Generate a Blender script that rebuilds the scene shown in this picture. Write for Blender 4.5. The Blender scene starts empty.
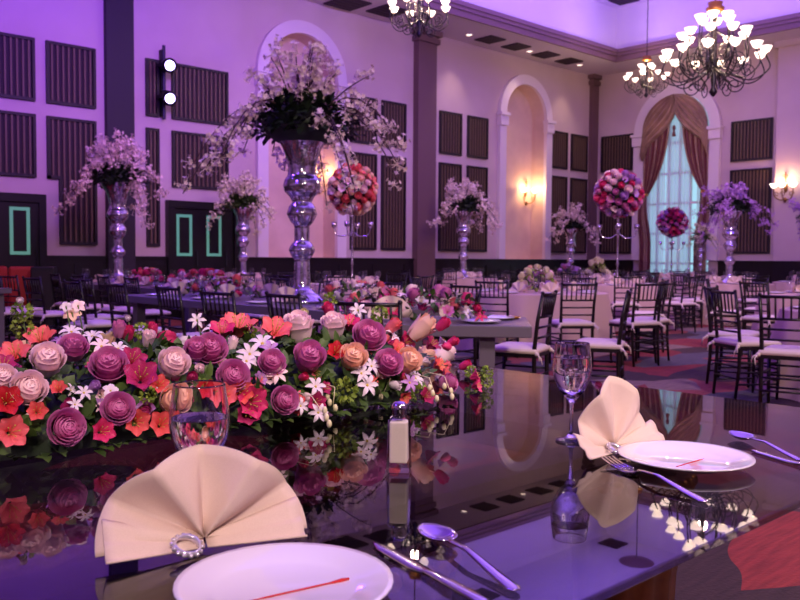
import bpy, math, random
from mathutils import Vector, Matrix
from math import sin, cos, pi, radians, sqrt, atan2, hypot
random.seed(7)
SC = bpy.context.scene
COL = SC.collection

# ------------------------------------------------------------ camera
HC = 1.17; FPX = 853.0
h0, pt, ro = radians(46.9), radians(-2.75), radians(0.4)
fl = Vector((cos(h0), sin(h0), 0)); rt = Vector((sin(h0), -cos(h0), 0)); zz = Vector((0, 0, 1))
CF = fl*cos(pt)+zz*sin(pt); U0 = zz*cos(pt)-fl*sin(pt)
CR = rt*cos(ro)+U0*sin(ro); CU = U0*cos(ro)-rt*sin(ro)
CC = Vector((0, 0, HC))
cam_d = bpy.data.cameras.new('camera'); cam = bpy.data.objects.new('camera', cam_d); COL.objects.link(cam)
cam_d.sensor_width = 36; cam_d.lens = FPX*36/800; cam_d.clip_start = .05
cam_d.dof.use_dof = True; cam_d.dof.focus_distance = 2.0; cam_d.dof.aperture_fstop = 9
m = Matrix((CR, CU, -CF)).transposed().to_4x4(); m.translation = CC
cam.matrix_world = m
SC.camera = cam

def ray(x, y): return CF*FPX+CR*(x-400)+CU*(300-y)
def PZ(x, y, z): d = ray(x, y); return CC+d*((z-HC)/d.z)
def PD(x, y, dep): return CC+ray(x, y)*(dep/FPX)
def PY(x, y, Y): d = ray(x, y); return CC+d*(Y/d.y)
def PX(x, y, X): d = ray(x, y); return CC+d*(X/d.x)
def proj(v):
    d = v-CC; k = d.dot(CF)
    return (400+FPX*d.dot(CR)/k, 300-FPX*d.dot(CU)/k) if k > .01 else (9999, 9999)

# ------------------------------------------------------------ world, exposure
W = bpy.data.worlds.new('world'); SC.world = W; W.use_nodes = True
W.node_tree.nodes['Background'].inputs[0].default_value = (.55, .85, 1, 1)
W.node_tree.nodes['Background'].inputs[1].default_value = 1.0
SC.view_settings.view_transform = 'Standard'; SC.view_settings.look = 'None'
SC.view_settings.exposure = 0.0; SC.view_settings.gamma = 1
SC.view_settings.use_curve_mapping = False
cy = SC.cycles
cy.use_denoising = True; cy.max_bounces = 10; cy.transparent_max_bounces = 24
cy.sample_clamp_indirect = 4; cy.caustics_reflective = False; cy.caustics_refractive = False
cy.transmission_bounces = 10; cy.glossy_bounces = 5; cy.diffuse_bounces = 3

# ------------------------------------------------------------ lights
VIO = (.18, .05, 1.0); PUR = (.45, .22, 1.0); CEI = (.44, .23, 1.0); WARM = (1.0, .70, .56); PINK = (1.0, .76, .72)
def lamp(kind, loc, energy, color, target=None, size=.3, size_y=None, spot=60, blend=.6, name='stage_and_fill_lamp'):
    l = bpy.data.lights.new(name, kind); l.energy = energy; l.color = color
    if kind == 'AREA':
        l.size = size
        if size_y: l.shape = 'RECTANGLE'; l.size_y = size_y
    else:
        l.shadow_soft_size = size
    if kind == 'SPOT': l.spot_size = radians(spot); l.spot_blend = blend
    o = bpy.data.objects.new(name, l); COL.objects.link(o); o.location = loc
    if target is not None:
        o.rotation_euler = (Vector(target)-Vector(loc)).to_track_quat('-Z', 'Y').to_euler()
    return o
# unseen violet area lights, added to wash the ceiling tray from below
lamp('AREA', (8, 4, 6.55), 900, (.24, .11, 1), (8, 4, 9), 14, 8, name='ceiling_wash')
lamp('AREA', (16, 9.5, 6.55), 620, (.24, .12, 1), (16, 9.5, 9), 8, 6.5, name='ceiling_wash')
# violet beams on the left wall
lamp('SPOT', (2.0, 6.0, 5.6), 2500, VIO, (3.6, 15, 7.2), .3, spot=75, blend=1)
lamp('SPOT', (4.0, 5.0, 5.8), 2600, VIO, (8.3, 15, 6.6), .3, spot=70, blend=1)
lamp('SPOT', (8.0, 6.0, 5.8), 900, VIO, (12.5, 15, 5.5), .3, spot=75, blend=1)
lamp('SPOT', (6.5, 7.5, 6.2), 420, (1, .38, .85), (8, 15, 1.6), .3, spot=85, blend=1)  # this and the next: pink-violet fill added to colour the lower wall
lamp('SPOT', (3.5, 7.5, 6.2), 300, (1, .38, .85), (4, 15, 1.6), .3, spot=80, blend=1)
# violet over far right
lamp('SPOT', (10, 0, 5.5), 900, VIO, (21, 6.5, 3.5), .3, spot=60, blend=1)
lamp('SPOT', (11, 1, 5.8), 520, VIO, (16, 9, 0.5), .3, spot=70, blend=1)
lamp('SPOT', (2, 9, 6.2), 700, VIO, (6, 8, 0.5), .3, spot=90, blend=1)
# washes added on the two walls behind the camera, to brighten reflections
lamp('SPOT', (6, -2, 6.0), 1500, (.55, .35, 1), (8, -8, 3), .4, spot=120, blend=1)
lamp('SPOT', (0, 4, 6.0), 1300, (.45, .25, 1), (-6, 4, 3), .4, spot=110, blend=1)
lamp('SPOT', (14, -2, 6.0), 600, PINK, (15, -8, 3), .4, spot=110, blend=1)
# added room fill without fixtures: warm pink and violet spots from overhead
lamp('SPOT', (2, -3, 6.4), 1900, PINK, (6, 3.5, 0), .6, spot=85, blend=1)
lamp('SPOT', (-3, 4, 6.2), 380, VIO, (2, 3.5, .7), .5, spot=90, blend=1)
lamp('SPOT', (8, 2, 6.4), 1500, WARM, (17, 12, 2.0), .6, spot=110, blend=1)
lamp('SPOT', (-1.5, -2.5, 4.0), 780, PINK, (1.2, 1.6, .75), .4, spot=65, blend=1)
lamp('SPOT', (4.5, -1.5, 4.5), 320, PINK, (2.0, 1.6, .5), .4, spot=70, blend=1)

# ------------------------------------------------------------ materials
def lin(c):
    return tuple((v/12.92 if v <= .04045 else ((v+.055)/1.055)**2.4) for v in c)
def rgb(*c): return lin([v/255 for v in c])+(1,)
MATS = {}
def mat(name, col, rough=.5, metal=0, noise=None, bump=0, emit=None, es=0, spec=None, sss=0, trans=0, ior=None, sheen=0, coat=0):
    if name in MATS: return MATS[name]
    m = bpy.data.materials.new(name); m.use_nodes = True; MATS[name] = m
    nt = m.node_tree; b = nt.nodes['Principled BSDF']
    b.inputs['Base Color'].default_value = col; b.inputs['Roughness'].default_value = rough; b.inputs['Metallic'].default_value = metal
    if emit: b.inputs['Emission Color'].default_value = emit; b.inputs['Emission Strength'].default_value = es
    if spec is not None: b.inputs['Specular IOR Level'].default_value = spec
    if trans: b.inputs['Transmission Weight'].default_value = trans
    if ior: b.inputs['IOR'].default_value = ior
    if sheen: b.inputs['Sheen Weight'].default_value = sheen
    if coat: b.inputs['Coat Weight'].default_value = coat
    if sss:
        b.inputs['Subsurface Weight'].default_value = sss; b.inputs['Subsurface Scale'].default_value = .02
    if noise or bump:
        tc = nt.nodes.new('ShaderNodeTexCoord'); n = nt.nodes.new('ShaderNodeTexNoise')
        n.inputs['Scale'].default_value = noise[0] if noise else 20; n.inputs['Detail'].default_value = 4
        nt.links.new(tc.outputs['Object'], n.inputs['Vector'])
        if noise:
            mx = nt.nodes.new('ShaderNodeMix'); mx.data_type = 'RGBA'
            mx.inputs[6].default_value = col; mx.inputs[7].default_value = noise[1]
            r = nt.nodes.new('ShaderNodeMapRange'); r.inputs[1].default_value = .35; r.inputs[2].default_value = .65
            nt.links.new(n.outputs['Fac'], r.inputs[0]); nt.links.new(r.outputs[0], mx.inputs[0])
            nt.links.new(mx.outputs[2], b.inputs['Base Color'])
        if bump:
            bp = nt.nodes.new('ShaderNodeBump'); bp.inputs['Strength'].default_value = bump; bp.inputs['Distance'].default_value = .01
            nt.links.new(n.outputs['Fac'], bp.inputs['Height']); nt.links.new(bp.outputs[0], b.inputs['Normal'])
    return m

M_wall = mat('painted_plaster', rgb(214, 190, 186), .7, noise=(.5, rgb(200, 174, 168)))
M_niche = mat('niche_plaster', rgb(226, 196, 176), .6, noise=(1.3, rgb(208, 176, 158)))
M_trim = mat('pale_stone', rgb(232, 216, 214), .55)
M_ceil = mat('ceiling_paint', rgb(226, 214, 216), .7)
M_corn = mat('cornice_brown', rgb(128, 98, 96), .5)
M_pil = mat('pilaster_mauve', rgb(112, 82, 84), .6)
M_pild = mat('pilaster_dark', rgb(42, 30, 44), .6)
M_wain = mat('dark_wainscot', rgb(15, 9, 11), .4, noise=(3, rgb(21, 13, 15)))
M_door = mat('door_black', rgb(12, 8, 10), .4)
M_glow = mat('door_glow', rgb(60, 150, 120), .4, emit=rgb(132, 196, 168), es=.36)
M_pframe = mat('panel_frame', rgb(30, 18, 22), .5)
M_slat = mat('panel_slat', rgb(104, 82, 62), .5)
M_pback = mat('panel_back', rgb(40, 25, 26), .7)
M_vent = mat('vent_dark', rgb(52, 34, 40), .6)
M_chair = mat('chair_dark_wood', rgb(22, 12, 12), .36)
M_cush = mat('ivory_cushion', rgb(236, 214, 200), .8, sss=0, bump=.1)
M_cloth = mat('blush_cloth', rgb(206, 172, 160), .8, bump=.1)
M_nap = mat('cream_linen', rgb(232, 206, 192), .75, noise=(900, rgb(224, 196, 182)), bump=.05)
M_china = mat('white_china', rgb(240, 232, 238), .12, coat=.6)
M_sauce = mat('red_sauce', rgb(200, 40, 34), .25)
M_silver = mat('flatware_steel', rgb(215, 208, 215), .12, 1)
M_grey = mat('grey_lacquer', rgb(104, 94, 104), .35)
M_iron = mat('wrought_iron', rgb(22, 13, 16), .4, .3)
M_gold = mat('antique_gold', rgb(190, 130, 60), .35, .7)
M_brass = mat('aged_brass', rgb(140, 100, 56), .35, .6)
M_bulb = mat('lit_glass_shade', rgb(255, 240, 225), .4, emit=rgb(255, 226, 205), es=3.2)
M_leaf = mat('leaf_green', rgb(84, 108, 44), .5, noise=(14, rgb(50, 74, 30)))
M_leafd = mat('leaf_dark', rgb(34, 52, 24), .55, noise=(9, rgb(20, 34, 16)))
M_lime = mat('lime_green', rgb(150, 165, 62), .6, noise=(30, rgb(112, 140, 46)))
M_stem = mat('branch_brown', rgb(74, 48, 42), .7)
M_gstem = mat('stem_green', rgb(88, 112, 50), .6)
M_drape = mat('gold_satin', rgb(174, 138, 106), .38, noise=(3, rgb(140, 108, 84)), sheen=.3)
M_burg = mat('burgundy_satin', rgb(112, 50, 48), .35, sheen=.3)
M_black = mat('black_plastic', rgb(14, 12, 16), .45)
M_led = mat('led_lens', rgb(200, 190, 255), .3, emit=rgb(190, 170, 255), es=9)
M_wood = mat('carved_wood', rgb(120, 66, 32), .4, noise=(18, rgb(90, 46, 24)))
M_gem = mat('crystal_ring', rgb(235, 225, 240), .08, .6)
M_red = mat('red_velvet', rgb(168, 44, 34), .7)
M_salt = mat('salt_white', rgb(250, 232, 216), .8)

def mixglass(name, tint, ior, rough=0.0, rim=0):
    m = bpy.data.materials.new(name); m.use_nodes = True; nt = m.node_tree; nt.nodes.clear()
    o = nt.nodes.new('ShaderNodeOutputMaterial'); mx = nt.nodes.new('ShaderNodeMixShader')
    fr = nt.nodes.new('ShaderNodeFresnel'); fr.inputs[0].default_value = ior
    ge = nt.nodes.new('ShaderNodeNewGeometry'); mr = nt.nodes.new('ShaderNodeMapRange'); mr.inputs[3].default_value = ior; mr.inputs[4].default_value = 1/ior
    nt.links.new(ge.outputs['Backfacing'], mr.inputs[0]); nt.links.new(mr.outputs[0], fr.inputs[0])
    t = nt.nodes.new('ShaderNodeBsdfTransparent'); t.inputs[0].default_value = tint
    g = nt.nodes.new('ShaderNodeBsdfGlossy'); g.inputs['Roughness'].default_value = rough
    nt.links.new(fr.outputs[0], mx.inputs[0]); nt.links.new(t.outputs[0], mx.inputs[1]); nt.links.new(g.outputs[0], mx.inputs[2])
    nt.links.new(mx.outputs[0], o.inputs[0])
    if rim:
        lw = nt.nodes.new('ShaderNodeLayerWeight'); lw.inputs[0].default_value = .35
        pw = nt.nodes.new('ShaderNodeMath'); pw.operation = 'POWER'; pw.inputs[1].default_value = 2.2; nt.links.new(lw.outputs['Facing'], pw.inputs[0])
        ml = nt.nodes.new('ShaderNodeMath'); ml.operation = 'MULTIPLY_ADD'; ml.use_clamp = True; ml.inputs[1].default_value = rim; nt.links.new(pw.outputs[0], ml.inputs[0])
        nt.links.new(fr.outputs[0], ml.inputs[2]); nt.links.new(ml.outputs[0], mx.inputs[0])
    return m
M_tglass = mixglass('smoked_table_glass', (.55, .53, .56, 1), 1.64)
M_thin = mixglass('thin_clear_glass', (.96, .96, .98, 1), 1.7, .03, 1.3)
M_pane = mixglass('window_pane', (.9, .97, 1, 1), 1.45)
def realglass(name, col, ior):
    m = bpy.data.materials.new(name); m.use_nodes = True; nt = m.node_tree; nt.nodes.clear()
    o = nt.nodes.new('ShaderNodeOutputMaterial'); g = nt.nodes.new('ShaderNodeBsdfGlass')
    g.inputs['Color'].default_value = col; g.inputs['Roughness'].default_value = 0; g.inputs['IOR'].default_value = ior
    nt.links.new(g.outputs[0], o.inputs[0]); return m
M_glass = realglass('goblet_glass', (1, 1, 1, 1), 1.45)
M_water = realglass('water', (1, 1, 1, 1), 1.33)

def vase_mat():
    m = mat('mercury_glass', rgb(214, 208, 222), .12, .92); nt = m.node_tree; b = nt.nodes['Principled BSDF']
    tc = nt.nodes.new('ShaderNodeTexCoord'); v = nt.nodes.new('ShaderNodeTexVoronoi'); v.inputs['Scale'].default_value = 34
    n = nt.nodes.new('ShaderNodeTexNoise'); n.inputs['Scale'].default_value = 26
    nt.links.new(tc.outputs['Object'], v.inputs[0]); nt.links.new(tc.outputs['Object'], n.inputs[0])
    bp = nt.nodes.new('ShaderNodeBump'); bp.inputs['Strength'].default_value = .12; bp.inputs['Distance'].default_value = .01
    nt.links.new(v.outputs[0], bp.inputs['Height']); nt.links.new(bp.outputs[0], b.inputs['Normal'])
    cr = nt.nodes.new('ShaderNodeValToRGB'); cr.color_ramp.elements[0].color = rgb(186, 176, 186); cr.color_ramp.elements[0].position = .35
    cr.color_ramp.elements[1].color = rgb(232, 226, 236); cr.color_ramp.elements[1].position = .6
    nt.links.new(n.outputs[0], cr.inputs[0]); nt.links.new(cr.outputs[0], b.inputs['Base Color'])
    return m
M_vase = vase_mat()

def carpet():
    m = bpy.data.materials.new('patterned_carpet'); m.use_nodes = True; nt = m.node_tree; b = nt.nodes['Principled BSDF']
    L = nt.links.new; N = nt.nodes.new
    tc = N('ShaderNodeTexCoord'); mp = N('ShaderNodeMapping'); mp.inputs['Rotation'].default_value = (0, 0, .5); mp.inputs['Scale'].default_value = (.9, 1.9, 1)
    mp.inputs['Location'].default_value = (.9, .45, 0); L(tc.outputs['Object'], mp.inputs[0])
    ns = N('ShaderNodeTexNoise'); ns.inputs['Scale'].default_value = .7; L(mp.outputs[0], ns.inputs[0])
    ad = N('ShaderNodeMix'); ad.data_type = 'RGBA'; ad.blend_type = 'ADD'; ad.inputs[0].default_value = 1.1
    L(mp.outputs[0], ad.inputs[6]); L(ns.outputs['Color'], ad.inputs[7])
    vo = N('ShaderNodeTexVoronoi'); vo.inputs['Scale'].default_value = 1.15; L(ad.outputs[2], vo.inputs[0])
    sp = N('ShaderNodeSeparateColor'); L(vo.outputs['Color'], sp.inputs[0])
    cr = N('ShaderNodeValToRGB'); cr.color_ramp.interpolation = 'CONSTANT'
    cols = [(0, rgb(78, 54, 50)), (.28, rgb(150, 52, 48)), (.48, rgb(104, 96, 100)), (.62, rgb(66, 44, 44)), (.76, rgb(166, 80, 72)), (.88, rgb(150, 124, 108))]
    e = cr.color_ramp.elements
    while len(e) < len(cols): e.new(.5)
    for k, (p, c) in enumerate(cols): e[k].position = p; e[k].color = c
    L(sp.outputs[0], cr.inputs[0])
    n2 = N('ShaderNodeTexNoise'); n2.inputs['Scale'].default_value = 60; n2.inputs['Detail'].default_value = 3; L(tc.outputs['Object'], n2.inputs[0])
    mp2 = N('ShaderNodeMapping'); mp2.inputs['Scale'].default_value = (3, 26, 1); L(tc.outputs['Object'], mp2.inputs[0])
    n3 = N('ShaderNodeTexNoise'); n3.inputs['Scale'].default_value = 1.6; n3.inputs['Detail'].default_value = 5; L(mp2.outputs[0], n3.inputs[0])
    ma = N('ShaderNodeMath'); ma.operation = 'MULTIPLY_ADD'; L(n3.outputs[0], ma.inputs[0]); ma.inputs[1].default_value = 1.5; ma.inputs[2].default_value = -.05
    mx = N('ShaderNodeMix'); mx.data_type = 'RGBA'; mx.blend_type = 'MULTIPLY'; mx.inputs[0].default_value = .75
    L(cr.outputs[0], mx.inputs[6]); L(ma.outputs[0], mx.inputs[7]); L(mx.outputs[2], b.inputs['Base Color'])
    b.inputs['Roughness'].default_value = .95
    bp = N('ShaderNodeBump'); bp.inputs['Strength'].default_value = .4; bp.inputs['Distance'].default_value = .01; L(n2.outputs[0], bp.inputs['Height']); L(bp.outputs[0], b.inputs['Normal'])
    return m
M_carpet = carpet()

def sheer_mat():
    m = bpy.data.materials.new('sheer_voile'); m.use_nodes = True; nt = m.node_tree; nt.nodes.clear()
    o = nt.nodes.new('ShaderNodeOutputMaterial'); mx = nt.nodes.new('ShaderNodeMixShader'); mx.inputs[0].default_value = .62
    t = nt.nodes.new('ShaderNodeBsdfTransparent'); d = nt.nodes.new('ShaderNodeBsdfDiffuse'); d.inputs[0].default_value = (.85, .83, .9, 1)
    tl = nt.nodes.new('ShaderNodeBsdfTranslucent'); tl.inputs[0].default_value = (.85, .85, .9, 1)
    m2 = nt.nodes.new('ShaderNodeMixShader'); m2.inputs[0].default_value = .5
    nt.links.new(d.outputs[0], m2.inputs[1]); nt.links.new(tl.outputs[0], m2.inputs[2])
    nt.links.new(t.outputs[0], mx.inputs[1]); nt.links.new(m2.outputs[0], mx.inputs[2]); nt.links.new(mx.outputs[0], o.inputs[0]); return m
M_sheer = sheer_mat()

# ------------------------------------------------------------ mesh builder
class MB:
    def __init__(s): s.v = []; s.f = []; s.mi = []; s.M = Matrix.Identity(4); s.cur = 0
    def V(s, p): s.v.append(tuple(s.M @ Vector(p))); return len(s.v)-1
    def F(s, *i): s.f.append(tuple(i)); s.mi.append(s.cur)
    def quad(s, a, b, c, d): s.F(s.V(a), s.V(b), s.V(c), s.V(d))
    def box(s, x0, y0, z0, x1, y1, z1):
        i = [s.V(p) for p in ((x0,y0,z0),(x1,y0,z0),(x1,y1,z0),(x0,y1,z0),(x0,y0,z1),(x1,y0,z1),(x1,y1,z1),(x0,y1,z1))]
        for q in ((0,3,2,1),(4,5,6,7),(0,1,5,4),(1,2,6,5),(2,3,7,6),(3,0,4,7)): s.F(*[i[k] for k in q])
    def grid(s, fn, nu, nv, cu=False):
        ids = [[s.V(fn(u/nu, v/nv)) for u in range(nu+(0 if cu else 1))] for v in range(nv+1)]
        for v in range(nv):
            for u in range(nu):
                u2 = (u+1) % nu if cu else u+1
                s.F(ids[v][u], ids[v][u2], ids[v+1][u2], ids[v+1][u])
        return ids
    def lathe(s, prof, n=24, c=(0, 0, 0)):
        ids = []
        for r, z in prof:
            if r < 1e-6: ids.append([s.V((c[0], c[1], c[2]+z))]*n)
            else: ids.append([s.V((c[0]+r*cos(2*pi*k/n), c[1]+r*sin(2*pi*k/n), c[2]+z)) for k in range(n)])
        for a, b in zip(ids, ids[1:]):
            for k in range(n):
                q = [a[k], a[(k+1) % n], b[(k+1) % n], b[k]]
                w = []
                for t in q:
                    if t not in w: w.append(t)
                if len(w) >= 3: s.F(*w)
    def tube(s, pts, r, n=6, cap=True):
        pts = [Vector(p) for p in pts]; R = r if isinstance(r, (list, tuple)) else [r]*len(pts)
        rings = []; up = None
        for k, p in enumerate(pts):
            t = (pts[min(k+1, len(pts)-1)]-pts[max(k-1, 0)]).normalized()
            if up is None:
                up = Vector((0, 0, 1)) if abs(t.z) < .9 else Vector((1, 0, 0))
            a = t.cross(up)
            if a.length < 1e-4: a = t.orthogonal()
            a.normalize(); b = t.cross(a).normalized(); up = -b if (-b).dot(up) > 0 else b
            rings.append([s.V(p+(a*cos(2*pi*j/n)+b*sin(2*pi*j/n))*R[k]) for j in range(n)])
        for q, w in zip(rings, rings[1:]):
            for j in range(n): s.F(q[j], q[(j+1) % n], w[(j+1) % n], w[j])
        if cap: s.F(*rings[0][::-1]); s.F(*rings[-1])
    def ball(s, c, r, n=8, m_=6, sc=(1, 1, 1)):
        ids = []
        for i in range(m_+1):
            a = pi*i/m_
            if i in (0, m_): ids.append([s.V((c[0], c[1], c[2]-r*sc[2]*cos(a)))]*n)
            else: ids.append([s.V((c[0]+r*sc[0]*sin(a)*cos(2*pi*k/n), c[1]+r*sc[1]*sin(a)*sin(2*pi*k/n), c[2]-r*sc[2]*cos(a))) for k in range(n)])
        for i in range(m_):
            for k in range(n):
                q = [ids[i][k], ids[i][(k+1) % n], ids[i+1][(k+1) % n], ids[i+1][k]]; w = []
                for t in q:
                    if t not in w: w.append(t)
                if len(w) >= 3: s.F(*w)
    def mesh(s, name, mats, smooth=False):
        me = bpy.data.meshes.new(name); me.from_pydata(s.v, [], s.f)
        for mm in (mats if isinstance(mats, (list, tuple)) else [mats]): me.materials.append(mm)
        for p, k in zip(me.polygons, s.mi): p.material_index = k; p.use_smooth = smooth
        me.update(); return me
    def build(s, name, mats, parent=None, smooth=False, loc=(0, 0, 0), rz=0):
        return link(name, s.mesh(name, mats, smooth), parent, loc, rz)
def link(name, me, parent=None, loc=(0, 0, 0), rz=0, mw=None):
    o = bpy.data.objects.new(name, me); COL.objects.link(o)
    if parent is not None: o.parent = parent
    if mw is not None: o.matrix_local = mw
    else: o.location = loc; o.rotation_euler = (0, 0, rz)
    return o
def empty(name, loc=(0, 0, 0), rz=0):
    return link(name, None, None, loc, rz)
def kids(o): return KID.get(o.name, [])
def copy_tree(o, parent=None):
    c = o.copy(); COL.objects.link(c); c.parent = parent
    for ch in list(o.children): copy_tree(ch, c)
    return c
def solid(o, t, off=0):
    md = o.modifiers.new('solid', 'SOLIDIFY'); md.thickness = t; md.offset = off; return o
def bevel(o, w, n=2):
    md = o.modifiers.new('bevel', 'BEVEL'); md.width = w; md.segments = n; md.limit_method = 'ANGLE'; return o
def tag(o, label=None, cat=None, group=None, kind=None):
    if label: o['label'] = label
    if cat: o['category'] = cat
    if group: o['group'] = group
    if kind: o['kind'] = kind
    return o
REG = {}
def reg(o, cat, prefix, host, group=None):
    """labels of repeats are finished at the end, counted left to right along their table"""
    o['category'] = cat
    if group: o['group'] = group
    REG.setdefault((prefix, host), []).append(o)
def struct(o): o['kind'] = 'structure'; return o
def B(*a):
    b = MB(); b.box(*a); return b

# ------------------------------------------------------------ room shell
YA, XB = 15.0, 22.07; X0, Y0 = -6.0, -8.0; ZS, ZT = 6.70, 8.15; TX, TY = 20.8, 13.5; WZ = 1.19
struct(B(X0-.3, Y0-.3, -.2, XB+.3, YA+.9, 0).build('floor', M_carpet))
def arch_wall(mb, mapf, u0, u1, z0, z1, arches, n0, n1, niche, back):
    """wall face at depth 0 with arched openings (ua, ub, zbase, zspring); reveal to depth; niche closes the back"""
    def P(u, z, n): return mapf(u, n, z)
    def face(n, flip):
        cur = u0
        for ua, ub, zb, zs in arches:
            r = (ub-ua)/2; cx = (ua+ub)/2
            quads = [((cur, z0), (ua, z0), (ua, z1), (cur, z1))]
            if zb > z0: quads.append(((ua, z0), (ub, z0), (ub, zb), (ua, zb)))
            K = 20
            for k in range(K):
                a, b = pi-pi*k/K, pi-pi*(k+1)/K
                p, q = (cx+r*cos(a), zs+r*sin(a)), (cx+r*cos(b), zs+r*sin(b))
                quads.append((p, q, (q[0], z1), (p[0], z1)))
            for Q in quads: mb.quad(*[P(u, z, n) for u, z in Q])
            cur = ub
        mb.quad(*[P(u, z, n) for u, z in ((cur, z0), (u1, z0), (u1, z1), (cur, z1))])
    face(0, 0)
    T = n1
    if back: face(T, 1)
    else: mb.quad(P(u0, z0, T), P(u1, z0, T), P(u1, z1, T), P(u0, z1, T))
    for a, b in (((u0, z0), (u0, z1)), ((u0, z1), (u1, z1)), ((u1, z1), (u1, z0)), ((u1, z0), (u0, z0))):
        mb.quad(P(*a, 0), P(*b, 0), P(*b, T), P(*a, T))
    for ua, ub, zb, zs in arches:
        r = (ub-ua)/2; cx = (ua+ub)/2; dn = niche
        mb.cur = 1
        L = [(ua, zb), (ua, zs)]+[(cx-r*cos(pi*k/20), zs+r*sin(pi*k/20)) for k in range(1, 20)]+[(ub, zs), (ub, zb)]
        for a, b in zip(L, L[1:]+L[:1]): mb.quad(P(*a, 0), P(*b, 0), P(*b, dn), P(*a, dn))
        if not back:
            mb.F(*[mb.V(P(*q, dn)) for q in L])
        mb.cur = 0
mapA = lambda u, n, z: (u, YA+n, z)
mapB = lambda u, n, z: (XB+n, u, z)
A1 = (10.18, 12.02, WZ, 5.05); A2 = (17.82, 19.57, WZ, 5.10); WB = (11.28, 13.29, .25, 4.80)
w = MB(); arch_wall(w, mapA, X0, XB, 0, ZT, [A1, A2], 0, .8, .42, False); struct(w.build('wall_north', [M_wall, M_niche]))
w = MB(); arch_wall(w, mapB, Y0, YA, 0, ZT, [WB], 0, .35, .35, True); struct(w.build('wall_east', [M_wall, M_trim]))
struct(B(X0-.3, Y0, 0, X0, YA, ZT).build('wall_west', M_wall))
struct(B(X0, Y0-.3, 0, XB, Y0, ZT).build('wall_south', M_wall))
c = MB()
c.box(X0, TY, ZS, XB, YA, ZT+.2); c.box(TX, Y0, ZS, XB, TY, ZT+.2)
c.box(X0, Y0, ZS, X0+1.5, TY, ZT+.2); c.box(X0+1.5, Y0, ZS, TX, Y0+1.5, ZT+.2)
c.box(X0+1.5, Y0+1.5, ZT, TX, TY, ZT+.2)
struct(c.build('ceiling', M_ceil))
# cornice: stepped moulding round the tray edge
c = MB()
def ring(mb, o, z0, z1):
    x0, y0, x1, y1 = X0+1.5, Y0+1.5, TX, TY
    mb.box(x0, y1-o, z0, x1, y1, z1); mb.box(x1-o, y0, z0, x1, y1-o, z1)
    mb.box(x0, y0, z0, x0+o, y1-o, z1); mb.box(x0+o, y0, z0, x1-o, y0+o, z1)
ring(c, .06, ZS-.02, ZS+.12); ring(c, .11, ZS+.12, ZS+.20); ring(c, .16, ZS+.20, ZS+.30)
struct(c.build('trim_1', M_corn))
# wainscot, with a cap rail and raised fields
w = MB()
w.box(X0, YA-.05, 0, XB, YA, WZ-.05); w.box(X0, YA-.08, WZ-.05, XB, YA, WZ)
for k in range(28): w.box(X0+k+.1, YA-.065, .15, X0+k+.9, YA-.04, WZ-.15)
struct(w.build('trim_2', M_wain))
w = MB()
for y0, y1 in ((Y0, WB[0]-.3), (WB[1]+.3, YA-.08)):
    w.box(XB-.05, y0, 0, XB, y1, WZ-.05); w.box(XB-.08, y0, WZ-.05, XB, y1, WZ)
struct(w.build('trim_3', M_wain))
def arch_trim(mapf, ar, wd, t, name, cap=.34):
    ua, ub, zb, zs = ar; r = (ub-ua)/2; cx = (ua+ub)/2; mb = MB()
    K = 28
    inn = [(cx-r*cos(pi*k/K), zs+r*sin(pi*k/K)) for k in range(K+1)]
    out = [(cx-(r+wd)*cos(pi*k/K), zs+(r+wd)*sin(pi*k/K)) for k in range(K+1)]
    for k in range(K):
        for q in ((inn[k], inn[k+1], out[k+1], out[k], -t), ):
            mb.quad(*[mapf(u, -t, z) for u, z in q[:4]])
        mb.quad(mapf(*[out[k][0], 0, out[k][1]]), mapf(out[k+1][0], 0, out[k+1][1]), mapf(out[k+1][0], -t, out[k+1][1]), mapf(out[k][0], -t, out[k][1]))
        mb.quad(mapf(inn[k][0], 0, inn[k][1]), mapf(inn[k+1][0], 0, inn[k+1][1]), mapf(inn[k+1][0], -t, inn[k+1][1]), mapf(inn[k][0], -t, inn[k][1]))
    def bx(u0, u1, z0, z1, t_):
        a = mapf(u0, -t_, z0); b = mapf(u1, .0, z1)
        mb.box(min(a[0], b[0]), min(a[1], b[1]), z0, max(a[0], b[0]), max(a[1], b[1]), z1)
    for u0, u1 in ((ua-wd, ua), (ub, ub+wd)):
        bx(u0, u1, zb, zs-cap, t); bx(u0-.03, u1+.03, zs-cap, zs, t+.05); bx(u0-.06, u1+.06, zs-.08, zs, t+.09)
    return struct(mb.build(name, M_trim))
arch_trim(mapA, A1, .26, .10, 'trim_4'); arch_trim(mapA, A2, .26, .10, 'trim_5'); arch_trim(mapB, (WB[0], WB[1], WZ, WB[3]), .30, .12, 'trim_6')
# pilasters
def pil(x0, x1, t, name, mt, cap=True):
    b = MB(); b.box(x0, YA-t, 0, x1, YA, ZS)
    if cap: b.box(x0-.06, YA-t-.06, ZS-.3, x1+.06, YA, ZS-.18); b.box(x0-.1, YA-t-.1, ZS-.12, x1+.1, YA, ZS)
    return struct(b.build(name, mt))
pil(6.70, 7.22, .12, 'trim_7', M_pild, False); pil(14.43, 15.05, .18, 'trim_8', M_pil); pil(21.75, 22.07, .12, 'trim_9', M_pil)
b = MB(); b.box(XB-.25, 7.2, 0, XB, 9.42, ZS); b.box(XB-.32, 7.1, ZS-.15, XB, 9.5, ZS); struct(b.build('trim_10', M_wall))
b = MB(); b.box(XB-.30, 7.2, 0, XB-.25, 9.42, WZ); struct(b.build('trim_11', M_wain))
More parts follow.
